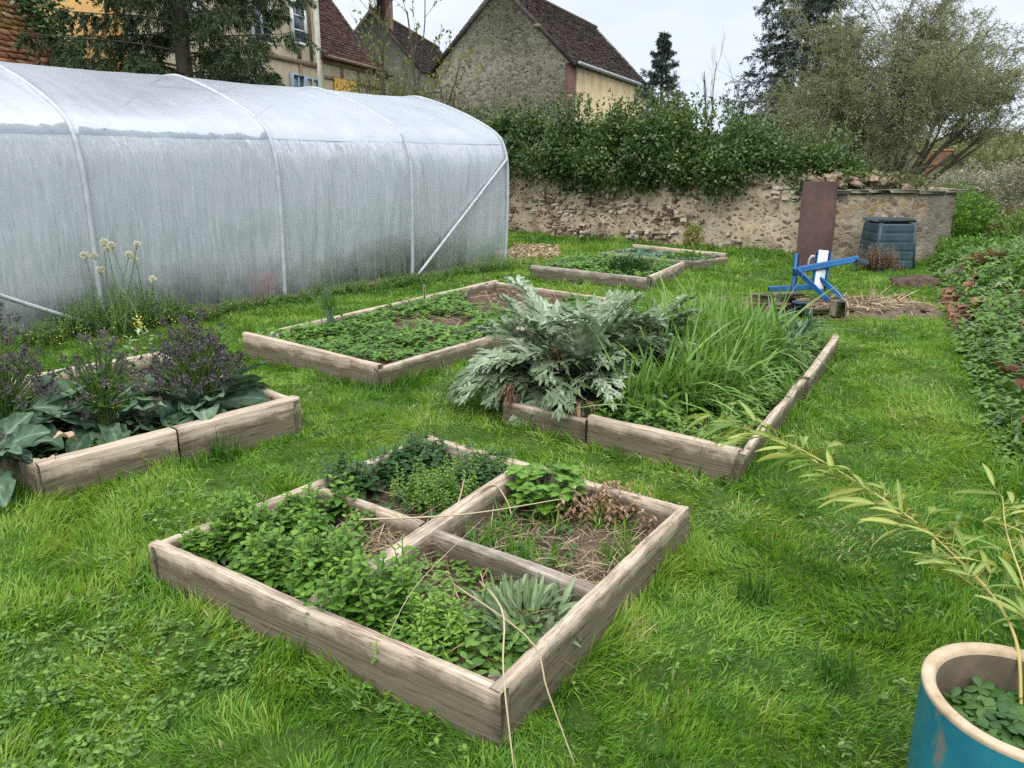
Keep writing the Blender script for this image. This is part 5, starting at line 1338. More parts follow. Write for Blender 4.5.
leafy_stems(al, as_, np.concatenate([p, np.full((len(p), 1), .03)], -1), rng.uniform(.08, .2, len(p)), 6, .045, .014, rng, .35, .3, 1, .35)
al.build('leaves', M['darkleaf'], dp); as_.build('stems', M['stem'], dp)
groundcover('back_quarter_weeds', qC, 380, .03, .024, 'darkleaf', rng, 'dark low weeds covering the soil in the back quarter of the square bed', .07, .25)
scatter_straw('fallen_twigs', qC, 120, .04, (.08, .25), rng, 'dead twigs among the weeds in the back quarter of the square bed', 'twigs')
for pts, r, lab in (([(-.22, 3.12, .08), (-.16, 3.22, .15), (-.08, 3.30, .16), (-.02, 3.24, .10), (.0, 3.18, .05)], .007, 'thick pale dead stem looping in the back quarter of the square bed'),
                    ([(-.28, 3.15, .05), (-.24, 3.22, .12), (-.22, 3.30, .19)], .006, 'short pale dead stem standing beside the looping one'),
                    ([(-.62, 2.86, .20), (-.2, 2.93, .19), (.22, 3.03, .215)], .0045, 'long straw stalk lying over the plank crossing of the square bed'),
                    ([(-.12, 2.55, .10), (-.03, 2.12, .25), (-.025, 1.90, .19), (.005, 1.72, .02)], .0042, 'straw stalk hanging over the front corner of the square bed, left one of two'),
                    ([(-.20, 2.36, .20), (.05, 2.02, .22), (.10, 1.86, .16), (.17, 1.72, .03)], .0038, 'straw stalk bending over the right board near the front corner'),
                    ([(-.38, 2.05, .20), (-.30, 2.2, .30), (-.10, 2.55, .36)], .0016, 'thin dead stalk rising diagonally out of the near quarter')):
    o = Acc(); tubes(o, spline(pts, 14), np.linspace(1, .45, 14)[None] * r, 5, np.random.default_rng(int(r * 1e5)).uniform(.6, 1)); tag(o.build('dry_stalk', M['straw']), lab, 'dry stalk', 'dry stalks in the square bed')

# ------------------------------------------------------------------ left bed: sprouting broccoli
def broccoli(c, R, H, nst, label, seed, yellow=0, tintp=.5, nleaf=16):
    rng = np.random.default_rng(seed); root = thing('broccoli_plant', c, label, 'broccoli', 'sprouting broccoli plants in the left bed'); c = np.array(c)
    al = Acc()
    for i in range(nleaf):
        az = i * 2.4 + rng.normal(0, .3); e0 = rng.uniform(.25, 1.0)
        broadleaf(al, c + np.array((math.cos(az) * .04, math.sin(az) * .04, .03)), az, e0, e0 - rng.uniform(.6, 1.2), R * rng.uniform(1.0, 1.6), R * rng.uniform(.20, .33), rng, rng.uniform(.20, .62), .60, .2, .22, rng.normal(0, .45), 25, 11, .16)
    al.build('leaves', M['kale'], root, smooth=True)
    k = (np.arange(nst) + .5) / nst; az = np.arange(nst) * 2.39996; el = np.arcsin(.22 + .78 * k)
    Hs = rng.uniform(.82, 1.12, nst); Rx = R * .82
    tip = c + np.stack([np.cos(az) * np.cos(el) * Rx * Hs, np.sin(az) * np.cos(el) * Rx * Hs, (.15 + .85 * np.sin(el)) * H * Hs], -1)
    b = c + np.stack([np.cos(az) * .03, np.sin(az) * .03, .05 + 0 * az], -1); m_ = b * .5 + tip * .5 - np.stack([np.cos(az), np.sin(az), -.5 + 0 * az], -1) * .06 * np.cos(el)[:, None]
    P = np.stack([b, b * .7 + m_ * .3 - Z3 * .01, m_, m_ * .4 + tip * .6, tip], 1)
    a = Acc(); tubes(a, P, np.array([.0075, .007, .006, .0045, .003])[None], 4, np.clip(rng.normal(.4, .2, nst), 0, 1), caps=False)
    # side shoots
    pos, d, t, i = offshoots(P, 1, .55, .5, rng); SP = paths(pos, d + Z3 * .4, .09 * rng.uniform(.5, 1.3, len(pos)), 3, .1, .1, rng); tubes(a, SP, .0018, 3, .5, caps=False)
    a.build('stems', M['stem'], root)
    nl, d, t, i = offshoots(P, 16 if yellow > .1 else 7, .25, .8, rng); f = Acc()
    diamonds(f, nl, d + Z3 * .2, rng.normal(0, 1, nl.shape), rng.uniform(.02, .055, len(nl)), .006, np.clip(rng.normal(.55, .2, len(nl)), 0, 1)); f.build('stem_leaves', M['weed'], root)
    heads = np.concatenate([tip, SP[:, -1]]); heads = heads[rng.random(len(heads)) < (.55 if yellow > .1 else 1)]; f = Acc(); nb = 46
    hp = np.repeat(heads, nb, 0); off = unit(rng.normal(0, 1, hp.shape) + Z3 * .3) * rng.uniform(.25, 1, (len(hp), 1)) * np.array((.018, .018, .022))
    diamonds(f, hp + off, off, rng.normal(0, 1, hp.shape), rng.uniform(.008, .016, len(hp)), .005, np.clip(rng.normal(tintp, .22, len(hp)), 0, 1)); f.build('flower_heads', M['purple'], root)
    if yellow:
        f = Acc(); q = heads[rng.random(len(heads)) < yellow]; q = np.repeat(q, 5, 0) + rng.normal(0, .014, (len(q) * 5, 3))
        diamonds(f, q, rng.normal(0, 1, q.shape), rng.normal(0, 1, q.shape), .012, .005, rng.random(len(q))); f.build('flowers', M['petal'], root)
    return root
broccoli((-1.90, 4.50, .10), .31, .57, 110, 'rounded purple sprouting broccoli at the right end of the left bed', 1, 0, .45, 24)
broccoli((-2.34, 4.22, .10), .28, .52, 70, 'sprouting broccoli with small yellow flowers in the middle of the left bed', 2, .16, .6, 24)
broccoli((-2.78, 4.02, .10), .31, .70, 72, 'tallest purple sprouting broccoli, cut by the left edge of the view', 3, .06, .55, 22)
broccoli((-2.66, 3.62, .10), .26, .16, 14, 'low leafy brassica with wide blue-green leaves above the log end', 4, 0, .5, 26)
rng = np.random.default_rng(104)
groundcover('bed_weeds', BED_LEFT, 900, .09, .03, 'darkleaf', rng, 'dark low weeds on the soil of the left broccoli bed', .09, .25)
for (x, y, z, az, lab) in ((-2.29, 3.56, .19, -1.2, 'dead yellow-brown leaf hanging over the front board of the left bed'), (-2.33, 3.70, .24, .9, 'curled yellow dead leaf lying above the hanging one')):
    a = Acc(); broadleaf(a, (x, y, z), az, .2, -1.3, .13, .045, rng, .95, .6, .4, .05); tag(a.build('dead_leaf', M['dry'], smooth=True), lab, 'dead leaf', 'dead leaves on the left bed')

# ------------------------------------------------------------------ long bed by the polytunnel
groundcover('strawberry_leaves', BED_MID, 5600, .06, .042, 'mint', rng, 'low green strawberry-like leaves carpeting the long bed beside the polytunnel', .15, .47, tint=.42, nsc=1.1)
scatter_straw('bed_litter', BED_MID, 900, .08, (.05, .25), rng, 'brown dead stems on the bare soil of the long bed', 'litter', 'dry', .003)
ck = thing('leek_stalk', (-1.66, 6.92, .06), 'single tall blue-green stalk with a bushy tuft at its top in the long bed', 'plant')
a = Acc(); tubes(a, spline([(-1.66, 6.92, .05), (-1.665, 6.92, .22), (-1.69, 6.93, .40)], 8), np.linspace(.022, .014, 8), 7, .35); tubes(a, spline([(-1.645, 6.92, .05), (-1.635, 6.93, .2), (-1.65, 6.94, .33)], 8), np.linspace(.018, .010, 8), 7, .25)
grass_tuft(a, (-1.69, 6.93, .30), 14, .02, .25, .010, rng, .35, .3, .4); a.build('stalk', M['leek'], ck)
a = Acc(); grass_tuft(a, (-1.66, 6.95, .32), 150, .07, .16, .003, rng, .55, .35, .3); a.build('tuft', M['blade'], ck)
a = Acc(); grass_tuft(a, (-1.72, 6.88, .06), 9, .03, .3, .008, rng, .9, .4, 1.2); a.build('lower_leaves', M['leek'], ck)
sk_ = thing('wooden_stake', (-.93, 8.15, .0), 'thin wooden stake standing in the long bed', 'stake'); a = Acc(); bevbox(a, (-.93, 8.15, .17), (.022, .022, .34), b=.003); a.build('stake', M['wood'], sk_)
a = Acc(); blob(a, (-2.06, 6.52, .13), (.055, .05, .05), 3, .2); tag(a.build('pale_stone', M['pale_stone'], smooth=True), 'pale rounded stone at the left corner of the long bed', 'stone')

# ------------------------------------------------------------------ cardoons, blades and leeks in the right bed
def cardoon(c, n, Lm, label, seed, low=10):
    rng = np.random.default_rng(seed); root = thing('cardoon_plant', c, label, 'cardoon', 'cardoon plants in the right bed'); c = np.array(c); a = Acc()
    for i in range(n + low):
        az = i * 2.39996 + rng.normal(0, .25)
        if i < n: k = i / n; e0 = 1.45 - .75 * k + rng.normal(0, .08); e1 = e0 - rng.uniform(.9, 2.1); L = Lm * rng.uniform(.75, 1.12) * (1 - .05 * k)
        else: e0 = rng.uniform(.25, .6); e1 = rng.uniform(-1.3, -.6); L = Lm * rng.uniform(.6, .8)
        pinnate(a, c + np.array((math.cos(az) * .07, math.sin(az) * .07, 0)), az, e0, e1, L, L * rng.uniform(.20, .29), rng, rng.uniform(.25, .75), 13)
    a.build('leaves', M['silver'], root); return root
cardoon((.44, 5.10, .06), 42, .90, 'large silver-green cardoon with deeply cut arching leaves overhanging the front board', 5, 16)
cardoon((.88, 5.45, .06), 26, .84, 'second silver cardoon, partly hidden behind the tall green blades', 6, 6)
rng = np.random.default_rng(107)
for (x, y, z, az, L, lab) in ((.0, 4.70, .26, -1.9, .24, 'shrivelled brown leaf hanging left of the cardoon front over the board'), (.40, 4.46, .22, -1.4, .20, 'dead beige leaf hanging over the board at the cardoon foot'), (.24, 4.76, .46, -1.5, .22, 'dead brown leaf hanging high inside the cardoon')):
    a = Acc()
    for j in range(7): broadleaf(a, (x + rng.normal(0, .025), y + rng.normal(0, .02), z), az + rng.normal(0, .4), -.2, -1.6, L * rng.uniform(.6, 1), .012, rng, rng.uniform(0, .6), 1.4, .8, .1, rng.normal(0, 1.2))
    tag(a.build('dead_leaf', M['dry'], smooth=True), lab, 'dead leaf', 'dead leaves under the cardoons')
ib = thing('iris_clump', (1.2, 4.9, .06), 'tall bright green sword-leaved clump right of the cardoon', 'plant'); a = Acc()
for (x, y, n, r, L) in ((.80, 4.52, 110, .15, .46), (1.02, 4.70, 150, .18, .56), (1.28, 4.88, 150, .20, .50), (1.05, 5.05, 130, .2, .58), (1.5, 5.25, 170, .22, .56), (1.36, 5.65, 190, .26, .66), (1.80, 5.75, 190, .26, .62), (1.66, 6.3, 190, .28, .54), (1.3, 6.3, 130, .24, .60), (2.08, 6.25, 100, .22, .40)):
    grass_tuft(a, (x, y, .05), int(n * 1.8), r, L * 1.1, .0140, rng, .28, .50 + rng.normal(0, .10), .6, .4, (.8, 1, .97, .9, .78, .6, .36, .04), .42)
    grass_tuft(a, (x, y, .05), n // 2, r, L * 1.2, .0160, rng, .45, .76, .8, .4, (.8, 1, .97, .9, .78, .6, .36, .04), 1.1)
a.build('blades', M['blade'], ib)
a = Acc(); grass_tuft(a, (1.9, 6.75, .05), 70, .12, .55, .008, rng, .2, .85, .4); a.build('yellow_blades', M['blade'], ib)
for i, (x, y) in enumerate(((2.05, 5.75), (2.25, 6.15), (2.45, 6.45), (2.1, 6.45), (2.35, 6.85), (2.0, 7.0), (2.62, 6.7))):
    lk = thing('leek', (x, y, .05), ('leek with strap leaves, nearest in the row at the right side of the bed', 'second leek from the front with leaves arching to the right board', 'blue-green leek close to the right board near its far end', 'tall blue-green leek behind the green blades', 'leek near the far right corner of the cardoon bed', 'leek farthest back, beside the yellowing blades', 'small leek in the far right corner against the end board')[i], 'leek', 'leeks in the right bed')
    a = Acc(); tubes(a, np.array([(x, y, .03), (x, y, .12), (x + .01, y, .20)]), .018, 7, .8); a.build('stalk', M['leek'], lk)
    a = Acc(); grass_tuft(a, (x, y, .13), 34, .03, .37, .014, rng, .6, .5, .8, .4, (.8, 1, .97, .9, .75, .5, .04), .8); a.build('leaves', M['leek'], lk)
oy = thing('onion_shoot', (2.05, 7.2, .05), 'lone thin blade rising high behind the leeks', 'plant'); a = Acc(); ribbons(a, np.array([(2.2, 6.5, .05)]), np.array([(.13, 0, 1)]), np.array([(1, .3, 0)]), .95, .010, (1, 1, .9, .7, .4, .05), droop=.02, tint=.3, fold=.4); a.build('blade', M['leek'], oy)
R0, R1, R2, R3 = BED_RIGHT
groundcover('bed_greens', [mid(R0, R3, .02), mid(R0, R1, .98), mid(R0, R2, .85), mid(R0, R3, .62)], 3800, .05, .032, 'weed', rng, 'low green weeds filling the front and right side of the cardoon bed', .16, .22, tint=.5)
a = Acc()
for i in range(46):
    c = np.array(mid(R0, R1, rng.uniform(.03, .95))) + np.array((-.10, .07)) * rng.uniform(.3, 2.6); grass_tuft(a, (c[0], c[1], .05), 16, .05, .26, .004, rng, .7, .5, .7)
tag(a.build('bed_grass', M['grass']), 'loose grass growing inside the right board of the cardoon bed', 'grass', kind='stuff')

# ------------------------------------------------------------------ far beds
groundcover('dark_leaves', BED_SMALL, 1900, .08, .05, 'mint', rng, 'green leaves filling the small bed beyond the cardoons', .14, .30, tint=.42)
bushy('dark_clump', (1.62, 10.55, .17), (.34, .28, .14), 1500, .055, M['darkleaf'], 'dark green leafy clump in the right half of the small bed', 17, 'plant', 6, .5)
groundcover('far_bed_leaves', BED_FAR, 700, .06, .05, 'leek', rng, 'grey-green seedlings in the farthest bed', .10, .35, tint=.5)
bushy('far_bed_plant', (2.75, 12.25, .10), (.28, .22, .11), 600, .06, M['weed'], 'green leafy plant at the near corner of the farthest bed', 18, 'plant', 5)
bushy('yellow_bush', (3.35, 14.6, .22), (.20, .16, .26), 500, .06, M['yellowleaf'], 'small yellow flowering weed at the foot of the garden wall', 19, 'plant', 8, .85)
# ------------------------------------------------------------------ growth along the polytunnel
rng = np.random.default_rng(201)
oc = thing('flowering_onion', (-3.62, 7.15, 0), 'tall onion stems with round white seed heads standing before the polytunnel', 'plant')
hd2 = [(-3.76, .87), (-3.92, .76), (-3.85, .75), (-3.63, .86), (-3.42, .86), (-3.53, .76), (-3.82, .62), (-3.70, .82), (-3.49, .71), (-3.30, .55)]
for i, (x, z) in enumerate(hd2):
    y = 7.15 + rng.uniform(-.07, .07); b = np.array((-3.62 + rng.normal(0, .12), y, 0)); a = Acc(); tubes(a, spline([b, (x * .5 + b[0] * .5 + rng.normal(0, .03), y, z * .5), (x, y, z)], 9), np.linspace(.006, .0035, 9), 5, rng.random()); s_ob = a.build('stem', M['stem'], oc)
    N = 330; D = unit(rng.normal(0, 1, (N, 3))); a = Acc(); r = .040 * rng.uniform(.75, 1.1); diamonds(a, np.array((x, y, z)) + D * r * .4 * rng.uniform(.5, 1, (N, 1)), D + rng.normal(0, .3, D.shape), rng.normal(0, 1, D.shape), r * .7, .003, rng.random(N)); a.build('seed_head', M['whitefluff'], oc)
N = 2600; a = Acc(); s = rng.uniform(-2.5, TL, N); w = -np.abs(rng.normal(0, .16, N)) - .06
dens = .25 + 1.3 * np.exp(-((s - .9) / .75) ** 2) + .5 * vnoise(np.stack([s, w], -1), 1.2, 4)
k = rng.random(N) < dens; s, w = s[k], w[k]; N = len(s); q = TB + TU * s[:, None] + TN * w[:, None]
hh = (.06 + .26 * np.exp(-((s - .9) / .7) ** 2) + .10 * vnoise(np.stack([s, w], -1), 1.7, 5)) * rng.uniform(.5, 1.4, N)
al, as_ = Acc(), Acc(); leafy_stems(al, as_, np.concatenate([q, np.zeros((N, 1))], -1), hh, 6, .04, .009, rng, .3, .4, .6, .45, alt=True)
tag(al.build('edge_weeds', M['weed']), 'leafy weeds growing along the foot of the polytunnel', 'weeds', kind='stuff'); tag(as_.build('weed_stems', M['stem']), 'stems of the weeds along the foot of the polytunnel', 'weeds', kind='stuff')
yf = thing('yellow_flower_stalk', (-2.95, 6.2, 0), 'pale weed with a spike of small yellow flowers behind the left bed', 'plant'); a = Acc(); as_ = Acc(); al = Acc()
leafy_stems(al, as_, np.array([(-3.05, 6.2, 0), (-2.98, 6.22, 0), (-3.12, 6.18, 0)]), np.array([.36, .28, .22]), 9, .09, .016, rng, .05, .5, .5, .7, alt=True); al.build('leaves', M['lamb'], yf); as_.build('stems', M['stem'], yf)
q = np.array((-3.05, 6.2, .33)) + rng.normal(0, 1, (50, 3)) * np.array((.02, .02, .04)); diamonds(a, q, rng.normal(0, 1, q.shape), rng.normal(0, 1, q.shape), .016, .007, rng.random(50)); a.build('flowers', M['petal'], yf)
N = 150; a = Acc(); s = rng.normal(.6, .9, N); w = -rng.uniform(.1, .9, N); q = TB + TU * s[:, None] + TN * w[:, None]
diamonds(a, np.concatenate([q, rng.uniform(.05, .22, (N, 1))], -1), rng.normal(0, 1, (N, 3)), rng.normal(0, 1, (N, 3)), .016, .006, rng.random(N)); tag(a.build('yellow_flowers', M['petal']), 'tiny yellow flowers dotted through the weeds beside the polytunnel', 'flowers', kind='stuff')

# ------------------------------------------------------------------ rusty sheet, compost bin, blue frame and scraps before the shed
m, nt, n, l = newmat('rusted_sheet')
f1 = noise(n, l, 2.2, 6, vscale=(1, 1, .45)); f2 = noise(n, l, 16, 6)
c = ramp(n, l, f1, [(.3, (.055, .032, .030)), (.5, (.085, .048, .042)), (.62, (.13, .058, .042)), (.75, (.075, .045, .042))])
c = mixc(n, l, .5, c, ramp(n, l, f2, [(.3, (.65, .65, .65)), (.7, (1.3, 1.25, 1.2))]), 'MULTIPLY')
M['rust'] = surf(m, nt, n, l, c, .62, bump(n, l, f2, .4, .01), .35)
ms = thing('metal_sheet', (4.8, 12.4, 0), 'upright rust-brown metal sheet leaning beside the stone shed', 'metal sheet')
p0, p1, p2, p3 = map(np.array, ((4.47, 12.25, -.02), (5.05, 12.33, -.02), (5.14, 12.62, 1.275), (4.575, 12.55, 1.28)))
s, t = np.meshgrid(np.linspace(0, 1, 14), np.linspace(0, 1, 26), indexing='ij'); s, t = s[..., None], t[..., None]
P = (p0 * (1 - s) + p1 * s) * (1 - t) + (p3 * (1 - s) + p2 * s) * t; P[..., 1] += (vnoise(P, 1.8, 5, 2) - .5) * .05
nb_ = P + np.array((0, .012, .002)); a = Acc(); grid(a, P); grid(a, nb_)
for A_s, B_s in ((P[0], nb_[0]), (P[-1], nb_[-1]), (P[:, 0], nb_[:, 0]), (P[:, -1], nb_[:, -1])): grid(a, np.stack([A_s, B_s], 0))
a.build('sheet', M['rust'], ms); a = Acc(); tubes(a, np.stack([P[-1, k] for k in range(26)]), .011, 5); a.build('rolled_edge', M['rust'], ms)

M['bin'] = simple_mat('bin_plastic', (.022, .045, .058), (.045, .08, .098), 7, .5, .004, .4)
cb = thing('compost_bin', (5.85, 12.1, 0), 'dark blue-green plastic compost bin with ribbed front before the shed', 'compost bin')
a = Acc(); bx, by, W0, W1, Hh = 5.86, 12.22, .32, .28, .68
lv = np.linspace(0, 1, 41); rings = []
for k in lv:
    w = W0 + (W1 - W0) * k; rib = .012 * (abs(((k * 5) % 1) - .5) < .40) ; w2 = w + rib; cr_ = .06
    ring = []
    for (sx, sy) in ((1, -1), (1, 1), (-1, 1), (-1, -1)):
        a0 = {(1, -1): -math.pi / 2, (1, 1): 0, (-1, 1): math.pi / 2, (-1, -1): math.pi}[(sx, sy)]
        for q in np.linspace(0, math.pi / 2, 5): ring.append((bx + sx * (w2 - cr_) + cr_ * math.cos(a0 + q), by + sy * (w2 - cr_) + cr_ * math.sin(a0 + q), -.01 + k * Hh))
    ring.append(ring[0]); rings.append(ring)
grid(a, np.array(rings)); a.build('body', M['bin'], cb)
a = Acc()
for sx in (-1, 1): tubes(a, np.array([(bx + sx * (W0 - .03), by - W0 + .02, 0), (bx + sx * (W1 - .03), by - W1 + .02, Hh)]), .035, 8)
a.build('corner_post', M['bin'], cb)
a = Acc(); bevbox(a, (bx, by + .04, Hh + .03), (.60, .56, .045), b=.014); a.build('lid', M['bin'], cb)
dw = thing('dead_weeds', (5.5, 11.8, 0), 'grey dead weeds standing in front of the compost bin left corner', 'dead plant'); al, as_ = Acc(), Acc()
q = np.stack([rng.normal(5.52, .16, 150), rng.normal(11.75, .07, 150), np.zeros(150)], -1); leafy_stems(al, as_, q, rng.uniform(.10, .42, 150), 9, .05, .006, rng, .22, .5, .3, .15, .7); al.build('leaves', M['dry'], dw); as_.build('stems', M['palebark'], dw)

m, nt, n, l = newmat('blue_paint'); f = noise(n, l, 9, 6)
c = ramp(n, l, f, [(.25, (.10, .06, .04)), (.33, (.010, .085, .23)), (.7, (.016, .13, .34))]); M['blue'] = surf(m, nt, n, l, c, .45, bump(n, l, f, .3, .004), .45)
fr = thing('tubular_stand', (3.6, 9.3, 0), 'overturned blue tubular metal frame with a white panel on the earth patch', 'frame')
def bar(name, p, q, w, h, mat='blue', up=(0, 0, 1)):
    p, q = np.array(p, float), np.array(q, float); u = unit(q - p); s = unit(np.cross(u, np.array(up, float) + .001)); a = Acc(); bevbox(a, (p + q) / 2, (np.linalg.norm(q - p), w, h), (u, s, np.cross(s, u)), b=min(w, h) * .18); return a.build(name, M[mat], fr)
bar('upright', (3.40, 9.3, .04), (3.40, 9.3, .53), .05, .05)
bar('long_bar', (3.36, 9.27, .325), (4.13, 9.27, .475), .065, .075); bar('bar_end', (4.08, 9.25, .455), (4.24, 9.25, .43), .07, .05, 'bin')
bar('leg', (3.34, 9.12, .36), (3.73, 8.97, .0), .06, .055); bar('leg', (3.68, 9.30, .26), (3.94, 9.0, -.01), .055, .05)
bar('ground_bar', (3.10, 9.32, .10), (3.62, 9.30, .13), .055, .06)
u = unit(np.array((3.725, 9.32, .55)) - np.array((3.68, 9.24, .12)))
a = Acc(); sx = np.array((1, 0, 0.0)); sx = unit(sx - u * (sx @ u)); bevbox(a, (3.70, 9.28, .34), (.46, .12, .02), (u, sx, np.cross(u, sx)), b=.004); a.build('white_panel', M['white'], fr)
for s_ in (-1, 1): bar('panel_edge', np.array((3.68, 9.24, .12)) + sx * s_ * .076 - u * .02, np.array((3.725, 9.32, .55)) + sx * s_ * .076, .03, .035)
a = Acc(); tubes(a, spline([(3.565, 9.33, .22), (3.56, 9.33, .36), (3.57, 9.33, .46), (3.61, 9.33, .50), (3.65, 9.33, .45)], 14), .014, 7); a.build('loop_handle', M['metal'], fr)

def block(name, c, size, rz, mat, label, cat, group=None, tilt=0, b=.008):
    o = Acc(); ca, sa = math.cos(rz), math.sin(rz); ax = np.array([(ca, sa, tilt), (-sa, ca, 0), (-tilt * ca, -tilt * sa, 1)]); ax = np.array([unit(v) for v in ax])
    r_ = np.random.default_rng(int(abs(c[0]) * 991)); bevbox(o, (0, 0, 0), size, b=b, jit=b * .35, rng=r_); ob = o.build(name, M[mat]); ob.location = c; ob.rotation_euler = (0, -tilt, rz); tag(ob, label, cat, group); return ob
M['oldbrick'] = simple_mat('old_brick', (.17, .085, .06), (.34, .20, .15), 12, .92, .02)
block('wood_block', (3.50, 8.22, .07), (.12, .14, .17), .1, 'wood_grey', 'upright dark wooden block at the right of the scrap pile', 'block')
block('wood_offcut', (3.29, 8.3, .03), (.30, .11, .05), .1, 'wood', 'short plank lying between the dark pot and the wooden block', 'plank')
block('wood_offcut', (3.05, 8.52, .17), (.34, .14, .035), .15, 'wood_grey', 'weathered board resting across the stacked bricks', 'plank', tilt=.03)
M['darkstone'] = simple_mat('dark_stone', (.10, .08, .07), (.26, .21, .18), 9, .95, .02)
for i, (x, y, z, sx_, sy_, sz_, rz, mt, lab) in enumerate(((2.68, 8.40, .05, .22, .13, .10, .2, 'oldbrick', 'pinkish brick at the left foot of the scrap pile'), (2.75, 8.46, .145, .22, .12, .08, -.25, 'wood', 'pale worn block on top of the pinkish brick'), (2.93, 8.36, .05, .20, .13, .10, .4, 'oldbrick', 'reddish brick beside the dark pot'), (3.07, 8.58, .065, .16, .14, .13, .1, 'darkstone', 'dark stone holding up the weathered board'), (2.84, 8.25, .04, .18, .11, .075, -.1, 'oldbrick', 'brick lying in front of the scrap pile'))):
    block('brick', (x, y, z), (sx_, sy_, sz_), rz, mt, lab, 'brick', 'bricks and blocks of the scrap pile')
dpot = thing('plant_pot', (3.10, 8.28, 0), 'small dark blue plastic plant pot in the scrap pile', 'pot'); a = Acc(); q = np.linspace(0, 2 * math.pi, 25)
grid(a, np.array([[(3.10 + r * math.cos(k), 8.26 + r * math.sin(k), z) for k in q] for r, z in ((.0, .0), (.058, .0), (.072, .115), (.078, .117), (.078, .135), (.070, .135), (.066, .11), (0, .10))]))
M['potblue'] = simple_mat('dark_blue_plastic', (.02, .04, .075), (.04, .065, .11), 5, .5); a.build('body', M['potblue'], dpot, smooth=False)
scatter_straw('straw_heap', [(3.6, 8.3), (4.5, 8.6), (4.6, 9.1), (3.9, 9.2)], 330, .02, (.12, .45), rng, 'dry stalks and straw lying on the bare earth by the blue frame', 'straw', 'straw', .004)
scatter_straw('earth_litter', [(2.6, 8.3), (4.9, 8.2), (4.8, 9.2), (2.8, 9.4)], 420, .015, (.05, .2), rng, 'brown litter scattered over the bare earth patch', 'litter', 'dry', .005)
a = Acc()
for i in range(60):
    x, y = 3.75 + rng.normal(0, .55), 8.75 + rng.normal(0, .25); r = rng.uniform(.015, .05); blob(a, (x, y, .02), (r * 1.3, r, r * .7), i + 300, .3, 1.5, 8, 6)
tag(a.build('clods', M['dirt']), 'earth clods and small stones on the bare patch', 'clods', kind='stuff')

# ------------------------------------------------------------------ the bank on the right
be = thing('brick_edging', (4.6, 7.8, 0), 'row of old orange bricks edging the overgrown bank on the right', 'brick edging'); a = Acc()
M['edgebrick'] = simple_mat('orange_brick', (.13, .06, .035), (.30, .15, .085), 10, .92, .02)
y = 4.1
while y < 9.6:
    vis = y > 7.4
    if vis:
        x = bank_edge(y) + .03 + rng.normal(0, .015); bevbox(a, (x, y, .035 + rng.normal(0, .012)), (.12, .20, .09), ((.9, -.43, 0), (.43, .9, 0), (0, 0, 1)), .008, jit=.003, rng=rng)
        bevbox(a, (x + .10 + rng.normal(0, .015), y + rng.normal(0, .05), .08 + rng.normal(0, .02)), (.12, .21, .07), ((.88, -.43, .2), (.43, .9, rng.normal(0, .08)), (-.2, 0, 1)), .008, jit=.003, rng=rng)
        if rng.random() < .25: bevbox(a, (x + .22 + rng.normal(0, .02), y + rng.normal(0, .05), .22 + rng.normal(0, .02)), (.12, .2, .07), ((.85, -.43, .25), (.43, .9, rng.normal(0, .15)), (-.25, .1, 1)), .008, jit=.003, rng=rng)
    y += .19
a.build('bricks', M['edgebrick'], be)
for i, (x, y, lab) in enumerate(((2.98, 4.35, 'broken orange clay piece half buried in the brambles, nearest of three'), (3.32, 4.95, 'orange clay piece among dark ivy, middle one of three'), (3.52, 5.5, 'orange clay piece farthest up the bramble bank'))):
    block('clay_piece', (x + .12, y, .13 + float(terr(x + .12, y)) * .55), (.16, .10, .05), .6 + i, 'edgebrick', lab, 'clay piece', 'clay pieces in the bank', .3)
def bank_cover(name, n, size, mat, label, seed, y0=2.2, y1=13, hg=.30, sel=None, tint=.5, xw=3.2):
    rng = np.random.default_rng(seed); y = y0 + (y1 - y0) * rng.random(n) ** 1.15; x = bank_edge(y) + rng.random(n) * xw * (.35 + .09 * y) - .06
    p = np.stack([x, y], -1); k = vnoise(p, 1.5, seed, 2) > .36
    if sel is not None: k &= sel(x, y, p)
    x, y, p = x[k], y[k], p[k]; n = len(x)
    h = terr(x, y) + hg * rng.random(n) ** .8 * (.25 + 1.5 * vnoise(p, 2.0, seed + 1, 2)) * sstep((x - bank_edge(y) + .12) / .35)
    a = Acc(); az0 = rng.uniform(0, 6.28, n); tn = np.clip(tint + .6 * (vnoise(p, 2.6, seed + 2, 2) - .5) + rng.normal(0, .14, n), 0, 1)
    sz = size * (.75 + .06 * y)
    for j in range(3):
        az = az0 + (j - 1) * 1.25 + rng.normal(0, .2, n); el = rng.normal(.2, .4, n); d = np.stack([np.cos(az) * np.cos(el), np.sin(az) * np.cos(el), np.sin(el)], -1)
        ribbons(a, np.stack([x, y, h], -1), d, np.stack([-np.sin(az), np.cos(az), 0 * az], -1), sz * rng.uniform(.7, 1.3, n), sz * .30, (.2, .9, .95, .06), droop=.4, tint=tn, fold=.3)
    return tag(a.build(name, M[mat]), label, 'undergrowth', kind='stuff')
bank_cover('bramble_bank', 17000, .045, 'weed', 'green brambles and weeds covering the bank along the right edge', 301)
bank_cover('bank_ivy', 5000, .045, 'hedge', 'dark glossy ivy patches among the brambles on the right bank', 302, 3.0, 8.5, .24, lambda x, y, p: vnoise(p, 1.1, 77, 2) > .50, .72)
bank_cover('bank_nettles', 5000, .05, 'mint', 'bright green fresh leaves along the far part of the right bank', 303, 5.5, 12.5, .30, lambda x, y, p: vnoise(p, .9, 78, 2) > .48, .42)
rng = np.random.default_rng(305)
cn_ = Acc()
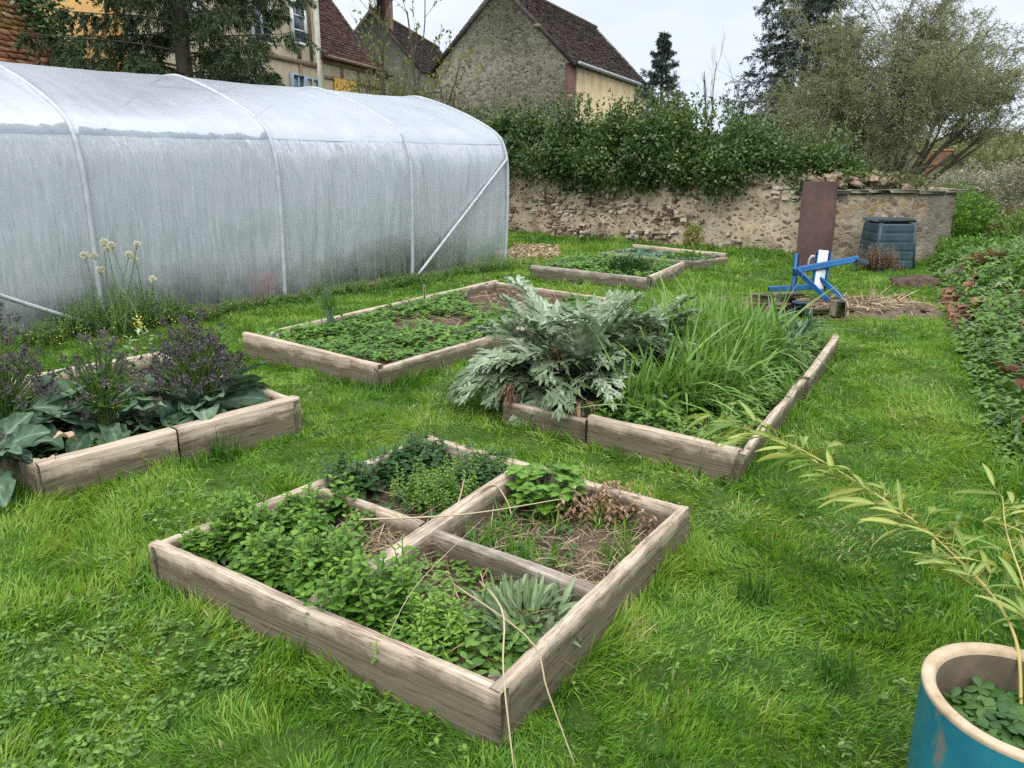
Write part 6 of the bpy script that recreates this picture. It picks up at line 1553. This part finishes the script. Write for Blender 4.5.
for i in range(90):
    y = rng.uniform(2.6, 11); x = bank_edge(y) + rng.uniform(.1, 2.2); az = rng.uniform(-.9, 1.6); L = rng.uniform(.4, 1.1); z0 = float(terr(x, y))
    tubes(cn_, spline([(x, y, z0), (x + .35 * L * math.cos(az), y + .35 * L * math.sin(az), z0 + .38 * L), (x + .75 * L * math.cos(az), y + .75 * L * math.sin(az), z0 + .35 * L), (x + L * math.cos(az), y + L * math.sin(az), z0 + .08)], 10), np.linspace(.0045, .002, 10)[None], 4, rng.random(), caps=False)
tag(cn_.build('bramble_canes', M['dry']), 'thin brown bramble canes arching over the right bank', 'canes', kind='stuff')
a = Acc()
for i in range(24):
    y = rng.uniform(2.6, 4.6); x = bank_edge(y) + rng.uniform(-.05, .9); grass_tuft(a, (x, y, float(terr(x, y))), 40, .08, .26, .004, rng, .6, .5, .6)
tag(a.build('bank_grass', M['grass']), 'long grass tufts at the near foot of the right bank', 'grass', kind='stuff')
fc = thing('dead_fern', (6.05, 9.75, .1), 'rusty brown clump of dead fern on the right bank', 'dead plant'); a = Acc(); N = 1500; D = unit(rng.normal(0, 1, (N, 3)) + Z3 * .4); q = np.array((6.0, 9.75, .30)) + D * np.array((.30, .26, .22)) * rng.uniform(.5, 1, (N, 1))
sd_ = np.cross(D, Z3); ribbons(a, q, sd_ + rng.normal(0, .5, D.shape), D, rng.uniform(.06, .2, N), .004, (.7, 1, .4), droop=.4, tint=np.clip(rng.normal(.35, .15, N), 0, 1)); a.build('fronds', M['dry'], fc)
st_ = Acc(); blob(st_, (6.02, 10.35, .10), (.24, .17, .15), 41, .3); tag(st_.build('grey_stone', M['darkstone'], smooth=True), 'grey boulder beside the dark earth heap at the far bank', 'stone')
st_ = Acc(); blob(st_, (5.45, 10.3, -.02), (.38, .24, .13), 44, .5, 3, 24, 14); tag(st_.build('earth_heap', M['soil'], smooth=True), 'low dark earth heap left of the grey boulder', 'heap')
sb_ = Acc(); tubes(sb_, spline([(7.55, 12.0, .15), (7.8, 12.05, .42), (7.95, 12.1, .62)], 8), np.linspace(.035, .05, 8), 7, .1); tag(sb_.build('dead_branch', M['twig']), 'short dark dead branch sticking up from the brambles', 'branch')

# ------------------------------------------------------------------ glazed pot with bamboo
PC = np.array((1.18, 1.50)); PR, PH = .218, .415
m, nt, n, l = newmat('teal_glaze'); f = noise(n, l, 5, 6); f2 = noise(n, l, 1, 5, vscale=(7, 7, 3))
c = ramp(n, l, f, [(.3, (.012, .13, .19)), (.6, (.022, .20, .27)), (.75, (.04, .26, .33))])
c = mixc(n, l, ramp(n, l, f2, [(.545, (0, 0, 0)), (.60, (.8, .8, .8))]), c, (.25, .19, .12)); M['glaze'] = surf(m, nt, n, l, c, ramp(n, l, f2, [(.5, (.22, .22, .22)), (.7, (.8, .8, .8))]), bump(n, l, f, .2, .004), .5)
M['clay'] = simple_mat('sandy_clay', (.34, .255, .16), (.56, .45, .31), 13, .9, .006)
M['clay_dark'] = simple_mat('stained_clay', (.10, .085, .06), (.28, .22, .15), 4, .9, .01)
gp = thing('glazed_pot', (PC[0], PC[1], 0), 'large teal glazed plant pot with sandy rim at the right corner', 'pot')
q = np.linspace(0, 2 * math.pi, 73)
def lathe(prof, name, mat, parent, c=PC):
    a = Acc(); V = np.array([[(c[0] + (r + .002 * math.sin(3 * k + z * 5)) * math.cos(k), c[1] + (r + .002 * math.sin(3 * k + z * 5)) * math.sin(k), z) for k in q] for r, z in prof]); grid(a, V); return a.build(name, M[mat], parent, smooth=True)
lathe([(.0, .005), (PR - .03, .005), (PR - .012, .02), (PR - .008, .10), (PR - .003, .25), (PR - .001, PH - .012)], 'body', 'glaze', gp)
lathe([(PR - .001, PH - .012), (PR + .0005, PH - .004), (PR - .002, PH + .001), (PR - .008, PH + .003), (PR - .022, PH + .002), (PR - .028, PH - .001), (PR - .031, PH - .008), (PR - .033, PH - .014)], 'rim', 'clay', gp)
lathe([(PR - .033, PH - .014), (PR - .034, PH - .06), (PR - .035, PH - .16), (PR - .035, PH - .22)], 'inner_wall', 'clay_dark', gp)
lathe([(PR - .033, PH - .155), (PR - .10, PH - .145), (.05, PH - .14), (.0, PH - .14)], 'soil', 'soil', gp)
circ = [(PC[0] + (PR - .045) * math.cos(k), PC[1] + (PR - .045) * math.sin(k)) for k in np.linspace(0, 6.28, 17)[:-1]]
rng = np.random.default_rng(401)
groundcover('pot_clover', circ, 230, PH - .14, .034, 'darkleaf', rng, 'dark green clover-like leaves growing inside the glazed pot', .08, .1, tint=.6, petals=4)
bb = thing('bamboo', (PC[0] + .04, PC[1] + .02, PH - .14), 'bamboo with long arching canes and yellow-green leaves growing from the glazed pot', 'bamboo')
canes = [([(1.22, 1.55, .28), (1.27, 1.68, .42), (1.275, 1.80, .485), (1.262, 1.95, .515), (1.25, 2.15, .525), (1.20, 2.40, .535), (1.075, 2.70, .565), (.95, 2.88, .575), (.86, 2.98, .56)], 88),
         ([(1.24, 1.50, .28), (1.30, 1.66, .44), (1.345, 1.80, .52), (1.41, 2.0, .58), (1.55, 2.25, .58)], 26),
         ([(1.20, 1.46, .28), (1.36, 1.54, .46), (1.55, 1.68, .56), (1.75, 1.85, .58)], 18)]
for pts, nl in canes:
    P = spline(pts, 60); a = Acc(); R = np.linspace(.0048, .0015, 60); R = R * (1 + .35 * (np.arange(60) % 7 == 0)); tubes(a, P, R[None], 6, .9); tubes_o = a.build('cane', leaf_mat('bamboo_cane', [(0, (.2, .2, .05)), (1, (.42, .36, .12))], .4, 0) if 'cane' not in M else M['cane'], bb, smooth=True); M['cane'] = tubes_o.data.materials[0]
    al = Acc(); tw = Acc()
    for i in range(nl):
        k = 14 + int((59 - 14) * (i + rng.random()) / nl); k = min(k, 58); T = unit(P[k + 1] - P[k]); sd = unit(np.cross(T, Z3)) * rng.choice((-1, 1)); L1 = rng.uniform(.02, .10)
        e_ = P[k] + unit(sd * rng.uniform(.3, 1) + T * .7 + Z3 * rng.normal(.1, .35)) * L1; tubes(tw, np.array([P[k], (P[k] + e_) / 2 + Z3 * .005, e_]), .001, 3, .8, caps=False)
        for j in range(rng.integers(2, 5)):
            d = unit(sd * rng.normal(.35, .6) + T * rng.uniform(.3, 1) + Z3 * rng.normal(-.12, .28)); az = math.atan2(d[1], d[0]); el = math.asin(np.clip(d[2], -1, 1)); L = rng.uniform(.07, .145)
            broadleaf(al, e_, az, el, el - rng.uniform(.3, .9), L, L * rng.uniform(.058, .085), rng, np.clip(rng.normal(.55, .22), 0, 1), .05, .3, .02, rng.normal(0, .5))
    tw.build('twigs', M['cane'], bb); al.build('leaves', M['bamboo'], bb, smooth=True)
# loose grass tufts against the boards and one coarse tuft in the lawn
for (x, y, n, L, lab) in ((-1.62, 4.08, 90, .20, 'coarse grass tuft against the front board of the left bed'), (.92, 2.62, 120, .14, 'dark coarse grass tuft in the lawn beside the square bed'), (1.05, 2.15, 120, .13, 'dark grass tuft in the lawn left of the glazed pot')):
    a = Acc(); grass_tuft(a, (x, y, -.01), n, .07, L, .0032, rng, .7, .22, .6); tag(a.build('grass_tuft', M['grass']), lab, 'grass tuft', 'coarse grass tufts in the lawn')
rng = np.random.default_rng(409)
scatter_straw('wood_chips', [(-.2, 13.1), (.75, 13.2), (.95, 15.2), (.0, 15.4)], 1500, .012, (.03, .10), rng, 'pale wood chips strewn by the polytunnel end', 'chips', 'straw', .010)
bushy('bramble_bush', (5.1, 5.2, .25), (.9, .9, .42), 6000, .05, M['weed'], 'green bramble mound on the bank at the right edge of the view', 61, tint=.45)
bushy('bramble_bush', (6.6, 8.2, .3), (1.0, 1.1, .45), 7000, .055, M['mint'], 'fresh green bramble mound behind the orange brick edging', 62, tint=.4)
bushy('ivy_mound', (4.1, 5.2, .12), (.42, .6, .34), 4200, .045, M['hedge'], 'dark glossy ivy mound spilling over the edge of the right bank', 63, tint=.55)

q = [(bank_edge(y) + dx, y) for y, dx in ((3.0, .2), (9.5, .2), (9.5, 2.6), (3.0, 1.6))]
rng = np.random.default_rng(410); p = in_poly(q, 900, rng); n_ = len(p); a = Acc(); az = rng.uniform(0, 6.28, n_); el = rng.uniform(.0, .9, n_)
k = vnoise(p, 1.3, 88, 2) > .50; p, az, el = p[k], az[k], el[k]; n_ = len(p)
d = np.stack([np.cos(az) * np.cos(el), np.sin(az) * np.cos(el), np.sin(el)], -1)
ribbons(a, np.concatenate([p, terr(p[:, 0], p[:, 1])[:, None] + rng.uniform(.05, .22, (n_, 1))], -1), d, np.stack([-np.sin(az), np.cos(az), az * 0 + .3], -1), rng.uniform(.12, .45, n_), .0035, (.8, 1, .8, .3), droop=rng.uniform(.1, .7, n_), tint=np.clip(rng.normal(.4, .25, n_), 0, 1))
tag(a.build('bank_straw', M['straw']), 'dead stalks tangled through the brambles on the right bank', 'straw', kind='stuff')

# uncut grass standing along the outside of the boards
rng = np.random.default_rng(411); a = Acc()
for b, L0, e_ in ((BED_FRONT, .055, (0, 1, 2, 3)), (BED_LEFT, .085, (3, 0)), (BED_MID, .085, (3, 0)), (BED_RIGHT, .085, (3, 0)), (BED_SMALL, .10, (3, 0)), (BED_FAR, .10, (3, 0))):
    q = np.array(b)
    for i in e_:
        p0_, p1_ = q[i], q[(i + 1) % 4]; ln = np.linalg.norm(p1_ - p0_); u_ = (p1_ - p0_) / ln; o_ = np.array((u_[1], -u_[0]))
        for s_ in np.arange(.02, ln, .055):
            if rng.random() < .28: continue
            c = p0_ + u_ * (s_ + rng.normal(0, .02)) + o_ * rng.uniform(.015, .07); hm = vnoise(np.array([[s_, i + q[0, 0]]]), 3.1, 6)[0]
            grass_tuft(a, (c[0], c[1], float(terr(c[0], c[1])) - .01), 13, .03, L0 * (.5 + 1.1 * hm), .0026 + .0004 * q[0, 1], rng, .5, rng.uniform(.2, .6), .5)
tag(a.build('board_grass', M['grass']), 'longer uncut grass along the foot of the raised bed boards', 'grass', kind='stuff')
